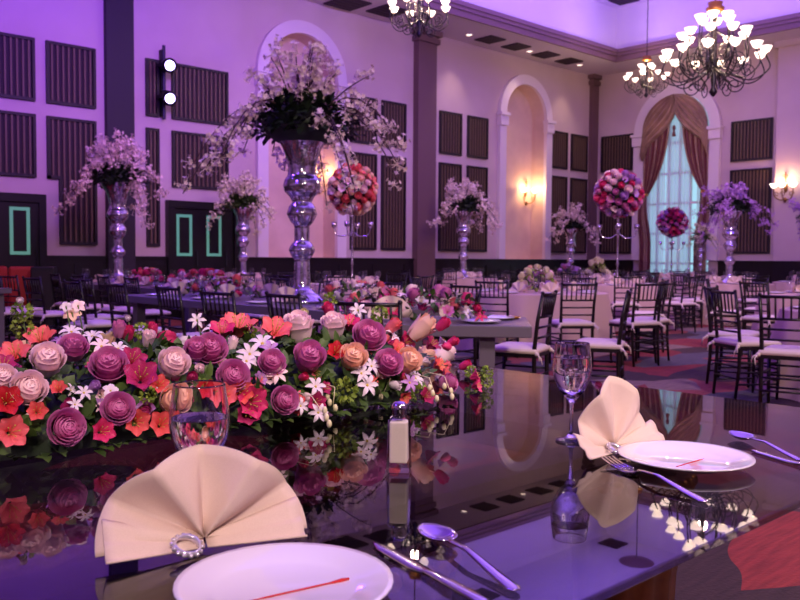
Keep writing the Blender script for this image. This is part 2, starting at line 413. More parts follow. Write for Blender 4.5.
# doors with glazed outlines, their backlight painted in as emission
def door(x0, x1, ztop, outl, name):
    b = MB(); b.box(x0, YA-.09, 0, x1, YA, ztop); o = struct(b.build(name, M_door))
    b = MB(); b.box(x0, YA-.13, 0, x0+.12, YA-.09, ztop); b.box(x1-.12, YA-.13, 0, x1, YA-.09, ztop); b.box(x0+.12, YA-.13, ztop-.14, x1-.12, YA-.09, ztop)
    b.build('door_frame', M_door, o)
    for a, c_ in outl:
        b = MB(); t = .055; z0, z1 = 1.2, 2.0
        for q in ((a, z0, a+t, z1), (c_-t, z0, c_, z1), (a+t, z0, c_-t, z0+t), (a+t, z1-t, c_-t, z1)):
            b.box(q[0], YA-.10, q[1], q[2], YA-.09, q[3])
        b.build('glazing', M_glow, o)
        b = MB(); b.tube([(c_+.1, YA-.12, 1.0), (c_+.1, YA-.12, 1.3)], .012); b.build('door_handle', M_black, o)
door(4.0, 5.60, 2.23, [(4.20, 4.55), (5.0, 5.33)], 'door_1')
door(7.88, 9.46, 2.26, [(8.07, 8.40), (8.72, 9.05)], 'door_2')
# window
o = struct(B(XB+.20, WB[0], .25, XB+.22, WB[1], WB[3]+1.0).build('window_1', M_pane))
b = MB()
for k in range(7): y = WB[0]+(WB[1]-WB[0])*k/6; b.box(XB+.17, y-.025, .25, XB+.25, y+.025, 4.8+sqrt(max(0, 1.0-(y-12.285)**2))-.02)
for z in (.28, 1.1, 1.95, 2.8, 3.65, 4.5): b.box(XB+.16, WB[0], z-.03, XB+.26, WB[1], z+.03)
b.build('window_frame', M_trim, o)

# wall panels with ribbed slats
def panel(mapf, u0, u1, z0, z1, where, cut=None):
    def bx(mb, a, b_, c_, d_, n0, n1):
        p, q = mapf(a, n0, c_), mapf(b_, n1, d_)
        mb.box(min(p[0], q[0]), min(p[1], q[1]), c_, max(p[0], q[0]), max(p[1], q[1]), d_)
    ctr = mapf((u0+u1)/2, 0, z0); r = empty('wall_panel', ctr)
    r.matrix_world = Matrix.Translation(ctr)
    f = .05; T = Matrix.Translation(-Vector(ctr))
    a = MB(); a.M = T
    if cut:                                    # notch around the door head: (u from, z)
        uc, zc = cut
        bx(a, u0, u0+f, zc, z1, -.06, 0); bx(a, u0, uc+f, zc, zc+f, -.06, 0); bx(a, uc, uc+f, z0, zc, -.06, 0); bx(a, u1-f, u1, z0, z1, -.06, 0)
        bx(a, u0+f, u1-f, z1-f, z1, -.06, 0); bx(a, uc+f, u1-f, z0, z0+f, -.06, 0)
    else:
        bx(a, u0, u0+f, z0, z1, -.06, 0); bx(a, u1-f, u1, z0, z1, -.06, 0); bx(a, u0+f, u1-f, z0, z0+f, -.06, 0); bx(a, u0+f, u1-f, z1-f, z1, -.06, 0)
    a.build('panel_frame', M_pframe, r)
    a = MB(); a.M = T
    n = max(2, int(round((u1-u0-2*f)/.095)))
    if cut: bx(a, u0+f, u1-f, zc+f, z1-f, -.015, 0); bx(a, uc+f, u1-f, z0+f, zc+f, -.015, 0)
    else: bx(a, u0+f, u1-f, z0+f, z1-f, -.015, 0)
    a.cur = 1
    for k in range(n):
        u = u0+f+(u1-u0-2*f)*(k+.5)/n
        zb = (cut[1]+f) if (cut and u < cut[0]+f) else z0+f
        bx(a, u-.016, u+.016, zb, z1-f, -.045, -.01)
    a.build('ribbed_panel', [M_pback, M_slat], r)
    tag(r, where, 'wall panel', 'ribbed dark wall panels')
def pc(mapf, cols, side):
    for (u0, u1), nm, zlow in cols:
        panel(mapf, u0, u1, 3.81, 4.87, 'upper ribbed dark panel '+nm)
        if isinstance(zlow, tuple): panel(mapf, u0, u1, 1.38, 3.59, 'lower notched ribbed dark panel '+nm, zlow)
        else: panel(mapf, u0, u1, zlow, 3.59, 'lower ribbed dark panel '+nm)
pc(mapA, [((4.2, 5.47), 'above the doorway at the photo edge, left wall', 2.52), ((5.66, 6.53), 'between doorway and dark pilaster, left wall', (5.86, 2.52)),
          ((7.49, 7.75), 'narrow, just right of the dark pilaster', 1.38), ((8.02, 9.25), 'over the double doors behind the tall centre vase', 2.52),
          ((12.45, 13.23), 'immediately right of the violet arched niche', 1.38), ((13.39, 14.16), 'immediately left of the mauve pilaster', 1.38),
          ((15.32, 16.12), 'immediately right of the mauve pilaster', 1.38), ((16.35, 17.13), 'immediately left of the warm arched niche', 1.38),
          ((19.83, 20.64), 'immediately right of the warm arched niche', 1.38), ((20.84, 21.64), 'on the long wall, nearest the room corner', 1.38)], 'left')
pc(mapB, [((13.68, 14.74), 'between the room corner and draped window', 1.38), ((9.60, 10.70), 'between the draped window and wall sconce', 1.38)], 'right')
# ceiling vents, downlights, roses
def vent(x, y, z, s, label):
    r = empty('ceiling_vent', (x, y, z)); a = MB(); a.box(-s/2, -s/2, -.03, s/2, s/2, 0); a.build('vent_frame', M_vent, r)
    a = MB()
    for k in range(5): yy = -s/2+.06+(s-.12)*k/4; a.box(-s/2+.04, yy-.012, -.045, s/2-.04, yy+.012, -.028)
    a.build('slat', M_vent, r); tag(r, label, 'vent', 'square ceiling vents')
for x, nm in ((16.45, 'first from mauve pilaster'), (17.47, 'second from mauve pilaster'), (18.72, 'third from mauve pilaster'), (19.76, 'nearest the room corner')):
    vent(x, 14.33, ZS, .56, 'dark square vent in the low ceiling strip, '+nm)
vent(11.95, 14.5, ZS, .75, 'large dark vent in low ceiling left of the cut-off chandelier'); vent(12.95, 14.3, ZS, .7, 'large dark vent in low ceiling behind the cut-off chandelier')
vent(20.2, 12.9, ZT, .6, 'dark square vent in the raised violet ceiling near the corner'); vent(14.8, 12.9, ZT, .6, 'dark square vent in the raised violet ceiling over the niches')
for x, nm in ((15.74, 'left of the four vents'), (18.11, 'between the second and third vent'), (20.37, 'right of the four vents')):
    r = empty('downlight', (x, 14.4, ZS)); a = MB(); a.lathe([(.10, 0), (.10, -.02), (.075, -.02), (.07, 0)], 16); a.build('trim_ring', M_trim, r, True)
    a = MB(); a.lathe([(0, -.012), (.07, -.012)], 16); a.build('lens', M_bulb, r)
    tag(r, 'small lit round downlight in the low ceiling strip, '+nm, 'downlight', 'ceiling downlights')
    lamp('SPOT', (x, 14.35, ZS-.06), 60, (1, .74, .52), (x, 14.75, 3), .05, spot=75, blend=.8, name='downlight_lamp')

# ------------------------------------------------------------ chandeliers
def shade_mesh(s=1):
    a = MB(); a.lathe([(.018*s, 0), (.05*s, .015*s), (.065*s, .05*s), (.085*s, .085*s), (.08*s, .088*s), (.055*s, .05*s), (0, .02*s)], 12)
    return a.mesh('glass_shade', M_bulb, True)
def arm_tube(mb, pts, r):
    # smooth catmull through pts
    P = [Vector(p) for p in pts]; P = [2*P[0]-P[1]]+P+[2*P[-1]-P[-2]]; out = []
    for k in range(1, len(P)-2):
        for j in range(6):
            t = j/6; p0, p1, p2, p3 = P[k-1:k+3]
            out.append(.5*((2*p1)+(p2-p0)*t+(2*p0-5*p1+4*p2-p3)*t*t+(3*p1-p0-3*p2+p3)*t**3))
    out.append(P[-2]); mb.tube(out, r, 5)
def spiral(mb, c, ax, r0, turns, r, a0=0, d=1):
    pts = []
    n = int(14*turns)
    for k in range(n+1):
        t = k/n; a = a0+d*2*pi*turns*t; q = r0*(1-.8*t)
        pts.append(Vector(c)+ax*(q*cos(a))+Vector((0, 0, q*sin(a))))
    mb.tube(pts, r, 4)
def chandelier(loc, ztop, tiers, H, R, label, cupz, power, sc=1):
    """loc.z is the lowest point; tiers: (count, radius, z of shade, cluster)"""
    r = empty('chandelier', loc)
    a = MB(); a.lathe([(0, 0), (.03*sc, .02), (.07*sc, .08*sc), (.03*sc, .16*sc), (.05*sc, .3*sc), (.025*sc, .45*sc), (.04*sc, H*.6), (.02*sc, H*.8), (.05*sc, H*.92), (.02*sc, H)], 10)
    a.build('column', M_iron, r, True)
    a = MB(); a.lathe([(.02*sc, H*.92), (.13*sc, H*.95), (.15*sc, H*1.0), (.10*sc, H*1.0), (.12*sc, H*1.06), (.02*sc, H*1.08)], 12); a.build('crown', M_gold, r, True)
    a = MB(); a.tube([(0, 0, H*1.05), (0, 0, ztop-loc[2]-.04)], .012); a.build('hanging_rod', M_iron, r)
    a = MB(); a.lathe([(0, ztop-loc[2]-.10), (.12, ztop-loc[2]-.09), (.36, ztop-loc[2]-.05), (.45, ztop-loc[2])], 24); a.build('ceiling_rose', M_corn, r, True)
    sm = shade_mesh(sc*1.15)
    for ti, (n, rad, z, clus) in enumerate(tiers):
        for k in range(n):
            an = 2*pi*(k+.5*(ti % 2))/n+.35; d = Vector((cos(an), sin(an), 0)); a = MB()
            zs = z; low = H*(.10+.10*ti)
            arm_tube(a, [d*.03+Vector((0, 0, H*.32)), d*rad*.35+Vector((0, 0, low+H*.13)), d*rad*.75+Vector((0, 0, low*1.0+H*.06)), d*rad*1.08+Vector((0, 0, (zs+low)/2+H*.0)), d*rad+Vector((0, 0, zs-.02))], .012*sc)
            if k % 2 == 0 or rad < .6: spiral(a, d*rad*.72+Vector((0, 0, low+H*.2)), d, H*.10, 1.6, .009*sc, -pi/2)
            if ti == 0:
                if k % 2: spiral(a, d*rad*.42+Vector((0, 0, H*.12)), d, H*.11, 1.5, .010*sc, pi/2, -1)
                if k % 2 == 0: arm_tube(a, [d*.03+Vector((0, 0, H*.75)), d*rad*.3+Vector((0, 0, H*.62)), d*rad*.42+Vector((0, 0, H*.38)), d*rad*.15+Vector((0, 0, H*.12))], .010*sc)
            arm = a.build('arm', M_iron, r, True)
            side = d.cross(zz)
            offs = [Vector((0, 0, 0))] if not clus else [side*.10*sc+Vector((0, 0, .03)), -side*.10*sc+Vector((0, 0, .05)), d*.02+Vector((0, 0, -.06))]
            for of in offs:
                link('glass_shade', sm, arm, d*rad+Vector((0, 0, zs))+of)
    tag(r, label, 'chandelier', 'wrought iron chandeliers')
    lamp('POINT', (loc[0], loc[1], loc[2]+H*.62), power, (1, .72, .52), size=.07, name='chandelier_lamp')
p = PD(713, 97, 14.0)
chandelier(p, ZT, [(12, .78, .64, False), (9, .50, .96, False), (6, .24, 1.22, False)], 1.44, .74, 'largest multi-tier iron chandelier hanging before the draped window', 0, 160, 1.0)
p = PD(646, 98, 21.6)
chandelier(p, ZT, [(8, .50, .50, False), (4, .17, .74, False)], .98, .5, 'small iron chandelier hanging above the arched window, farthest away', 0, 120, .85)
p = PD(419, 38, 15.0)
chandelier(p, ZT, [(8, .50, .50, False), (4, .17, .74, False)], .98, .5, 'small iron chandelier cut off by the photo top over the mauve pilaster', 0, 160, .85)

# wall sconces
def sconce(loc, nrm, label, n=2, pw=14):
    side = Vector((nrm.y, -nrm.x, 0)); r = empty('wall_sconce', loc)
    a = MB(); a.ball(nrm*.02, .05, 8, 6, (1, 1, 2.4)); spiral(a, nrm*.05+Vector((0, 0, .28)), side, .07, 1.4, .010)
    a.tube([nrm*.03, nrm*.05+Vector((0, 0, .4))], .012); a.ball(nrm*.05+Vector((0, 0, -.30)), .045, 8, 6, (1, 1, 1.4)); a.build('back_plate', M_brass, r, True)
    sm = shade_mesh(1.25)
    for k in range(n):
        s = -1+2*k/(n-1) if n > 1 else 0; a = MB()
        q = side*s*.24+nrm*(.16+.08*(1-abs(s)))
        arm_tube(a, [nrm*.04+Vector((0, 0, -.26)), q*.45+Vector((0, 0, -.30)), q*.95+Vector((0, 0, -.20)), q+Vector((0, 0, -.03))], .013)
        spiral(a, q*.8+Vector((0, 0, -.16)), side if s >= 0 else -side, .07, 1.3, .009)
        arm = a.build('arm', M_brass, r, True); link('glass_shade', sm, arm, q)
    tag(r, label, 'wall lamp', 'wrought wall sconces')
    lamp('POINT', Vector(loc)+nrm*.22+Vector((0, 0, .12)), pw, (1, .58, .25), size=.06, name='sconce_lamp')
sconce(PY(525, 193, YA+.42), Vector((0, -1, 0)), 'brass scroll sconce glowing inside the warm arched niche', 2, 30)
sconce(PY(318, 178, YA+.42), Vector((0, -1, 0)), 'brass sconce in the violet arched niche behind the tall centre vase', 2, 10)
sconce(PX(786, 188, XB-.25), Vector((-1, 0, 0)), 'brass sconce with three lit shades right of the ribbed window-side panels', 3, 26)

# moving head stage lights on the left wall
r = empty('stage_light', PY(161, 84, YA)); yb = -.16
a = MB(); a.box(-.04, -.1, -.62, .04, 0, .62); a.tube([(0, -.12, -.68), (0, -.12, .70)], .03); a.build('bracket', M_black, r)
for zc in (.30, -.28):
    a = MB(); a.box(-.14, -.30, zc-.03, -.11, -.1, zc+.03); a.box(.11, -.30, zc-.03, .14, -.1, zc+.03); a.build('yoke', M_black, r)
    dr = (Vector((-2, -9, -1.5 if zc > 0 else -3))).normalized(); a = MB()
    cpt = Vector((0, -.26, zc)); a.tube([cpt-dr*.16, cpt-dr*.10, cpt+dr*.12, cpt+dr*.16], [.08, .12, .13, .14], 14); hd = a.build('lamp_head', M_black, r, True)
    a = MB(); a.tube([cpt+dr*.155, cpt+dr*.17], .092, 14); a.build('lens', M_led, hd)
tag(r, 'black double stage light with two bright violet-white lenses on the left wall', 'stage light')
lamp('SPOT', PY(168, 75, YA)+Vector((0, -.5, .3)), 160, VIO, (4, 6, .6), .1, spot=70, blend=1)

# ------------------------------------------------------------ curtains
def sheet(fn, nu, nv, t=.012):
    a = MB(); a.grid(fn, nu, nv); return a
XC = XB-.10
yl, yr = 13.30, 11.27; ym = 12.285    # left in the picture = larger y
def lerp(a, b, t): return a+(b-a)*t
cur = empty('curtain', (XC, ym, 0))
Tm = Matrix.Translation((-XC, -ym, 0))
def swag(side):
    # outer edge follows the arch; inner edge falls from the apex to the tie point
    def fn(u, v):
        th = v*pi/2                        # apex -> springing
        oy, oz = ym+side*1.0*sin(th), 4.80+1.0*cos(th)
        if v > .999: oy, oz = ym+side*1.0, 4.35
        w_ = max(0, (v-.30)/.70); iy = ym+side*(.0+1.0*w_**1.3); iz = 5.78-1.42*v-.12*sin(pi*v)
        y, z = lerp(oy, iy, u), lerp(oz, iz, u)
        if v > .9: z = lerp(z, 4.32-.3*u, (v-.9)/.1)
        return (XC-.05-.10*sin(pi*u)-.035*sin(u*pi*11+v*2), y, z)
    a = MB(); a.M = Tm; a.grid(fn, 44, 16); o = a.build('swag', M_drape, cur, True); solid(o, .01)
def drape(side):
    tz = 3.05
    def fn(u, v):
        ztop = 4.45+.75*u; yo = ym+side*1.0; yi = ym+side*(1.0-.83*u)
        z = lerp(ztop, tz, v); k = v**1.7
        y = lerp(yi, ym+side*(.98-.16*u), k)
        sag = -.35*sin(pi*v)*u*.5
        return (XC+.02-.05*sin(u*pi*13)*(1-.5*v), y+side*.0, z+sag)
    a = MB(); a.M = Tm; a.grid(fn, 52, 18)
    n = len(a.f)
    for i in range(n): a.mi[i] = 1 if ((i % 52)//4) % 3 == 0 else 0
    o = a.build('side_drape', [M_burg, M_drape], cur, True); solid(o, .01)
    def fn2(u, v):
        z = lerp(tz, .25, v); wdt = .20+.16*min(1, v*3)
        y = ym+side*(1.0-wdt*u+.02)+side*.12*sin(pi*min(1, v*2.2))*.6
        return (XC-.06-.04*sin(u*pi*9), y, z)
    a = MB(); a.M = Tm; a.grid(fn2, 36, 12)
    for i in range(len(a.f)): a.mi[i] = 1 if ((i % 36)//3) % 2 == 0 else 0
    o = a.build('drape_tail', [M_burg, M_drape], cur, True); solid(o, .01)
    a = MB(); a.M = Tm; a.lathe([(.11, -.04), (.13, 0), (.11, .04)], 14, (XC-.03, ym+side*.93, tz)); a.build('tieback', M_gold, cur, True)
for s in (1, -1): swag(s); drape(s)
a = MB(); a.M = Tm; a.ball((XC-.12, ym-.02, 4.86), .05, 8, 6, (1, 1, 1.6)); a.lathe([(.03, -.20), (.06, -.18), (.02, 0)], 8, (XC-.12, ym-.02, 4.82)); a.build('tassel', M_burg, cur, True)
tag(cur, 'gold and burgundy satin swag curtain tied back in the arched window', 'curtain')
sh = empty('sheer_curtain', (XC+.12, ym, 0))
for (a0, a1) in ((-.97, -.62), (-.42, .32), (.36, .97)):
    a = MB(); a.M = Matrix.Translation((-XC-.12, -ym, 0))
    n = int(60*(a1-a0))
    a.grid(lambda u, v: (XC+.14+.025*sin(u*n*1.1), ym+lerp(a0, a1, u), lerp(.3, 4.8+.98*sqrt(max(0, 1-lerp(a0, a1, u)**2)), v)), n*2, 6)
    a.build('sheer_panel', M_sheer, sh, True)
tag(sh, 'white translucent sheer curtain hanging inside the arched window', 'curtain')

# ------------------------------------------------------------ chiavari chair
def chair_parts():
    r = empty('chiavari_chair')
    for sx in (-1, 1):
        a = MB(); a.tube([(sx*.18, .18, .001), (sx*.185, .185, .2), (sx*.185, .185, .45)], [.013, .016, .017], 6); a.build('leg', M_chair, r, True)
        a = MB(); a.tube([(sx*.175, -.20, .001), (sx*.18, -.175, .25), (sx*.18, -.17, .46), (sx*.185, -.195, .70), (sx*.195, -.235, .915)], [.014, .017, .018, .015, .013], 6); a.ball((sx*.195, -.236, .92), .016, 6, 4); a.build('leg', M_chair, r, True)
    a = MB(); a.box(-.20, .17, .425, .20, .205, .455); a.box(-.20, -.19, .425, .20, -.155, .455); a.box(-.20, -.155, .425, -.165, .17, .455); a.box(.165, -.155, .425, .20, .17, .455); a.box(-.165, -.155, .435, .165, .17, .45)
    a.build('seat', M_chair, r)
    a = MB()
    def by(z): return -.17-(z-.46)*.14
    for z, rr in ((.905, .014), (.735, .011), (.655, .010), (.575, .010)): a.tube([(-.19, by(z), z), (0, by(z)-.012, z), (.19, by(z), z)], rr, 6)
    for k in range(6):
        x = -.135+.054*k; a.tube([(x, by(.735)-.008, .735), (x*1.04, by(.905)-.008, .905)], .008, 5)
    a.build('backrest', M_chair, r, True)
    a = MB()
    for z in (.16, .26, .34):
        a.tube([(-.18, .185, z), (.18, .185, z)], .009, 5)
        for sx in (-1, 1): a.tube([(sx*.18, .185, z-.03), (sx*.18, -.185, z-.03)], .009, 5)
    a.tube([(-.18, -.185, .28), (.18, -.185, .28)], .009, 5); a.tube([(-.18, -.19, .18), (.18, -.19, .18)], .009, 5)
    a.build('stretcher', M_chair, r, True)
    a = MB()
    def cu(u, v):
        x = 2*u-1; y = 2*v-1
        def sq(t): return math.copysign(abs(t)**.8, t)
        e = max(abs(x), abs(y))
        return (sq(x)*.195, sq(y)*.19, .49+.025*(1-e**4))
    a.grid(cu, 12, 12)
    a.grid(lambda u, v: (cu(u, v)[0], cu(u, v)[1], .47-.012*(1-max(abs(2*u-1), abs(2*v-1))**4)), 12, 12)
    # rounded side
    ring = []
    for k in range(48):
        t = k/48*4; s = int(t); q = t-s
        x, y = [(q, 0), (1, q), (1-q, 1), (0, 1-q)][s]; ring.append(cu(x, y)[:2])
    a.grid(lambda u, v: (ring[int(round(u*48)) % 48][0]*(1+.05*sin(pi*v)), ring[int(round(u*48)) % 48][1]*(1+.05*sin(pi*v)), .455+.037*v), 48, 4, True)
    a.build('cushion', M_cush, r, True)
    for sx in (-1, 1):
        a = MB(); a.ball((sx*.20, -.20, .455), .018, 6, 5); a.tube([(sx*.20, -.2, .455), (sx*.22, -.235, .43), (sx*.21, -.245, .38)], [.008, .006, .005], 4); a.tube([(sx*.20, -.2, .455), (sx*.23, -.225, .445), (sx*.245, -.23, .41)], [.008, .006, .005], 4)
        a.build('tie', M_cush, r, True)
    return r
CH0 = chair_parts(); ch_used = False
CHAIRS = []
def chair(x, y, deg, host, tilt=0):
    """deg: the way the sitter faces, from +X"""
    global ch_used
    o = CH0 if not ch_used else copy_tree(CH0); ch_used = True
    o.location = (x, y, 0); o.rotation_euler = (0, 0, radians(deg-90))
    k = Vector((cos(radians(deg)), sin(radians(deg)), 0)).dot((Vector((x, y, 0))-Vector((0, 0, 0))).normalized())
    st = 'back turned to camera' if k > .5 else ('facing the camera' if k < -.5 else 'seen side-on')
    reg(o, 'chair', 'dark chiavari chair, %s' % st, host, 'dark chiavari chairs with ivory cushions')
    CHAIRS.append((x, y)); return o
def chair_px(px, dep, deg, host):
    q = PD(px, 290, dep); return chair(q.x, q.y, deg, host)

# ------------------------------------------------------------ tableware
def goblet_mesh(thin=True, n=16):
    a = MB()
    out = [(0, 0), (.034, 0), (.036, .001), (.0362, .0025), (.035, .004), (.012, .009), (.0045, .018), (.004, .05), (.005, .085), (.012, .098), (.030, .118), (.042, .145), (.0455, .168), (.043, .198), (.0388, .2262), (.0385, .228)]
    if thin: a.lathe(out[1:], n)
    else:
        inn = [(.0376, .2287), (.0369, .228), (.0371, .2262), (.0412, .198), (.0437, .168), (.040, .146), (.028, .121), (.012, .104), (0, .100)]
        a.lathe(out+inn, n)
    return a.mesh('water_goblet', M_thin if thin else M_glass, True)
def water_mesh(z):
    pr = [(0, .1012), (.0118, .1052), (.0277, .1222), (.0396, .1465), (.0433, .168), (.0424, .184)]
    rt_ = .0430-.0012*max(0, (z-.168)/.03); pr = [q for q in pr if q[1] < z-.004]+[(rt_, z-.0015), (rt_, z-.0003), (rt_-.0006, z), (rt_-.002, z), (0, z)]
    a = MB(); a.lathe(pr, 32); return a.mesh('water', M_water, True)
GOB = goblet_mesh()
def goblet(x, y, z, host):
    o = link('water_goblet', GOB, None, (x, y, z)); reg(o, 'glass', 'clear stemmed water goblet', host, 'stemmed goblets on the tables'); return o
def plate_mesh(r=.135):
    k = r/.135; a = MB(); a.lathe([(0, .006), (.085*k, .006), (.092*k, .009), (.128*k, .019), (.135*k, .020), (.136*k, .018), (.128*k, .014), (.09*k, .003), (.085*k, 0), (0, 0)], 40); return a.mesh('dinner_plate', M_china, True)
PLT = plate_mesh()
def plate(x, y, z, host):
    o = link('dinner_plate', PLT, None, (x, y, z)); reg(o, 'plate', 'white round china plate', host, 'white plates on the tables'); return o
def fan_mesh(nf=7, w=.15, h=.155, sub=6, seed=0, spread=82, peak=0, dp=.024):
    """pleated fan napkin; plane = local xz, folds alternate in y; pivot at the origin"""
    rnd = random.Random(seed); a = MB(); N = nf*sub; an0 = -radians(spread)
    dep = [dp*(1 if k % 2 else -1)*(1+.35*rnd.uniform(-1, 1)) for k in range(nf+1)]
    def fn(u, v):
        t = u*nf; k = min(int(t), nf-1); q = t-k
        an = an0+2*radians(spread)*u
        d = lerp(dep[k], dep[k+1], q)
        d = d*(.25+.75*v) 
        bulge = .010*sin(pi*q)*(1 if k % 2 else -1)*sin(pi*min(1, v))
        rr = (.012+(1-.012)*v)*(1+.012*sin(pi*q))*(1-peak*abs(2*u-1)*v)
        return (sin(an)*w*rr, d+bulge, .004+cos(an)*h*rr+.012*(1-v))
    a.grid(fn, N, 8); return a
def nap_base(a, w=.12):
    # the gathered lower folds lying on the table before the fan
    for s, dz in ((1, 0), (-1, 0)):
        a.grid(lambda u, v: (s*(.002+w*u*1.04), .004-.020*v-.035*u*v, .003+(.012+.040*u)*(1-v)**1.3+.009*sin(v*pi*2.5)**2*u+.002), 8, 8)
nm_ = fan_mesh(7, .13, .14, 3); NAP = nm_.mesh('fan_napkin', M_nap, True)
def napkin(x, y, z, deg, host, s=1.0):
    o = link('folded_napkin', NAP, None, (x, y, z), radians(deg)); o.scale = (s, s, s)
    reg(o, 'napkin', 'cream fan-folded napkin', host, 'fan napkins on the tables'); return o

# ------------------------------------------------------------ flowers
def petal(a, R, H, a0, w, curl, top=1.0, nu=6, nv=5, dx=0, closed=.35):
    def fn(u, v):
        x = 2*u-1; ww = w*(.45+.55*sin(min(1, v*1.25)*pi/2))*(1-.35*max(0, v-.7)/.3*abs(x)**2)
        an = a0+x*ww; r = R*(closed+(1-closed)*v**.55)*(1-.04*x*x)+curl*max(0, v-.55)**2*4*(1-.3*x*x)
        z = H*v*(1-.12*x*x*v)-curl*1.4*max(0, v-.7)**2*5
        return (r*cos(an), r*sin(an), z)
    a.grid(fn, nu, nv)
def rose_mesh(name, m_, kind=0):
    """unit rose: about 1 across, opening towards +z, base at z=0"""
    a = MB()
    if kind == 0:      # open
        for n, R, H, w, cu in ((2, .05, .74, 1.9, -.01), (3, .10, .755, 1.4, -.01), (3, .155, .765, 1.35, 0), (4, .21, .765, 1.1, .01), (4, .27, .75, 1.1, .03), (5, .335, .69, .9, .05), (5, .40, .60, .9, .06), (5, .44, .47, .9, .07)):
            for k in range(n): petal(a, R, H, 2*pi*k/n+R*17, w, cu, closed=.62)
    elif kind == 1:    # plump, half open
        for n, R, H, w, cu in ((2, .05, .82, 1.9, -.02), (3, .12, .84, 1.4, -.02), (3, .20, .85, 1.3, -.01), (4, .29, .83, 1.1, .0), (4, .38, .76, 1.05, .03), (5, .45, .62, .9, .06)):
            for k in range(n): petal(a, R, H, 2*pi*k/n+R*15, w, cu, closed=.72)
    else:              # bud
        for n, R, H, w, cu in ((2, .07, 1.0, 1.7, -.02), (3, .20, .98, 1.2, -.03), (3, .32, .92, 1.2, -.01), (4, .38, .78, .95, .03)):
            for k in range(n): petal(a, R, H, 2*pi*k/n+R*12, w, cu, nu=4, nv=4, closed=.6)
    a.ball((0, 0, .40), [.30, .34, .30][kind], 12, 8, (1, 1, [1.0, 1.15, 1.5][kind]))
    return a.mesh(name, m_, True)
def lily_mesh(name, m_, m2):
    a = MB()
    for k in range(6):
        an = pi*k/3; L = 1.0 if k % 2 else .9
        def fn(u, v):
            x = (2*u-1)*.25*sin(pi*min(.96, v*.86+.10)); r = .05+.50*L*v**1.1; z = .62*v**.75-.16*max(0, v-.6)**2*5; 
            z += .10*(abs(2*u-1))**2*v
            return (r*cos(an)-x*sin(an), r*sin(an)+x*cos(an), z)
        a.grid(fn, 4, 5)
    a.cur = 1
    for k in range(5):
        an = 2*pi*k/5+.3; a.tube([(0, 0, .1), (.1*cos(an), .1*sin(an), .45), (.18*cos(an), .18*sin(an), .68)], .012, 3); a.ball((.18*cos(an), .18*sin(an), .69), .03, 4, 3)
    return a.mesh(name, [m_, m2], True)
def star_mesh(name, m_, m2, n=6, wd=.11):
    a = MB()
    for k in range(n):
        an = 2*pi*k/n
        def fn(u, v):
            x = (2*u-1)*wd*sin(pi*min(.97, v*.85+.08)); r = .04+.48*v; z = .12+.16*sin(pi*v*.8)-.10*v*v
            return (r*cos(an)-x*sin(an), r*sin(an)+x*cos(an), z+.04*abs(2*u-1))
        a.grid(fn, 2, 4)
    a.cur = 1; a.ball((0, 0, .14), .07, 6, 4)
    return a.mesh(name, [m_, m2], True)
def fm(name, c1, c2): return mat(name, c1, .5, noise=(55, c2), sss=.0)
P_mauve = fm('petal_mauve', rgb(224, 132, 188), rgb(206, 106, 170)); P_pink = fm('petal_blush', rgb(255, 226, 230), rgb(255, 212, 222))
P_peach = fm('petal_peach', rgb(255, 214, 192), rgb(252, 196, 176)); P_hot = fm('petal_hot_pink', rgb(232, 62, 126), rgb(206, 38, 106))
P_coral = fm('petal_coral', rgb(242, 100, 122), rgb(242, 120, 120)); P_orange = fm('petal_orange', rgb(236, 104, 98), rgb(226, 80, 92))
P_white = fm('petal_white', rgb(240, 222, 232), rgb(228, 206, 222)); P_magenta = fm('petal_magenta', rgb(206, 52, 122), rgb(168, 40, 98))
P_yel = fm('anther_yellow', rgb(214, 190, 80), rgb(190, 160, 60)); P_lil = fm('petal_lilac', rgb(204, 150, 214), rgb(180, 120, 200))
P_crm = fm('petal_cream', rgb(246, 232, 196), rgb(230, 220, 170)); P_blos = fm('blossom_blush', rgb(252, 232, 214), rgb(242, 210, 200))
P_red = fm('petal_red', rgb(222, 44, 62), rgb(190, 30, 50))
RO = {}
def flower(kind, cname, parent, pos, nrm, size, spin=None, sq=1.0):
    """one bloom as a part of its arrangement, centre of mass near pos, opening towards nrm (arrangement space)"""
    pm = {'mauve': P_mauve, 'blush': P_pink, 'peach': P_peach, 'hot': P_hot, 'coral': P_coral, 'orange': P_orange, 'white': P_white, 'magenta': P_magenta, 'lilac': P_lil, 'cream': P_crm, 'red': P_red}[cname]
    key = (kind, cname)
    if key not in RO:
        nm = {'rose': 'rose', 'plump': 'rose', 'bud': 'rose_bud', 'lily': 'alstroemeria', 'star': 'star_flower', 'puff': 'orchid'}[kind]
        RO[key] = (rose_mesh(nm, pm, {'rose': 0, 'plump': 1, 'bud': 2}[kind]) if kind in ('rose', 'plump', 'bud') else
                   lily_mesh(nm, pm, P_yel) if kind == 'lily' else star_mesh(nm, pm, P_yel, 6 if kind == 'star' else 5, .11 if kind == 'star' else .2))
        RO[key].name = nm
    nrm = Vector(nrm).normalized()
    q = nrm.to_track_quat('Z', 'Y').to_matrix().to_4x4()
    M = Matrix.Translation(Vector(pos)-nrm*size*.35) @ q @ Matrix.Rotation(random.uniform(0, 6.28) if spin is None else spin, 4, 'Z') @ Matrix.Diagonal((size, size, size*sq, 1))
    o = link(RO[key].name, RO[key], parent, mw=M)
    cl = {'hot': 'hot pink', 'blush': 'blush pink'}.get(cname, cname)
    o['label'] = cl+' '+RO[key].name.replace('_', ' ')
    return o
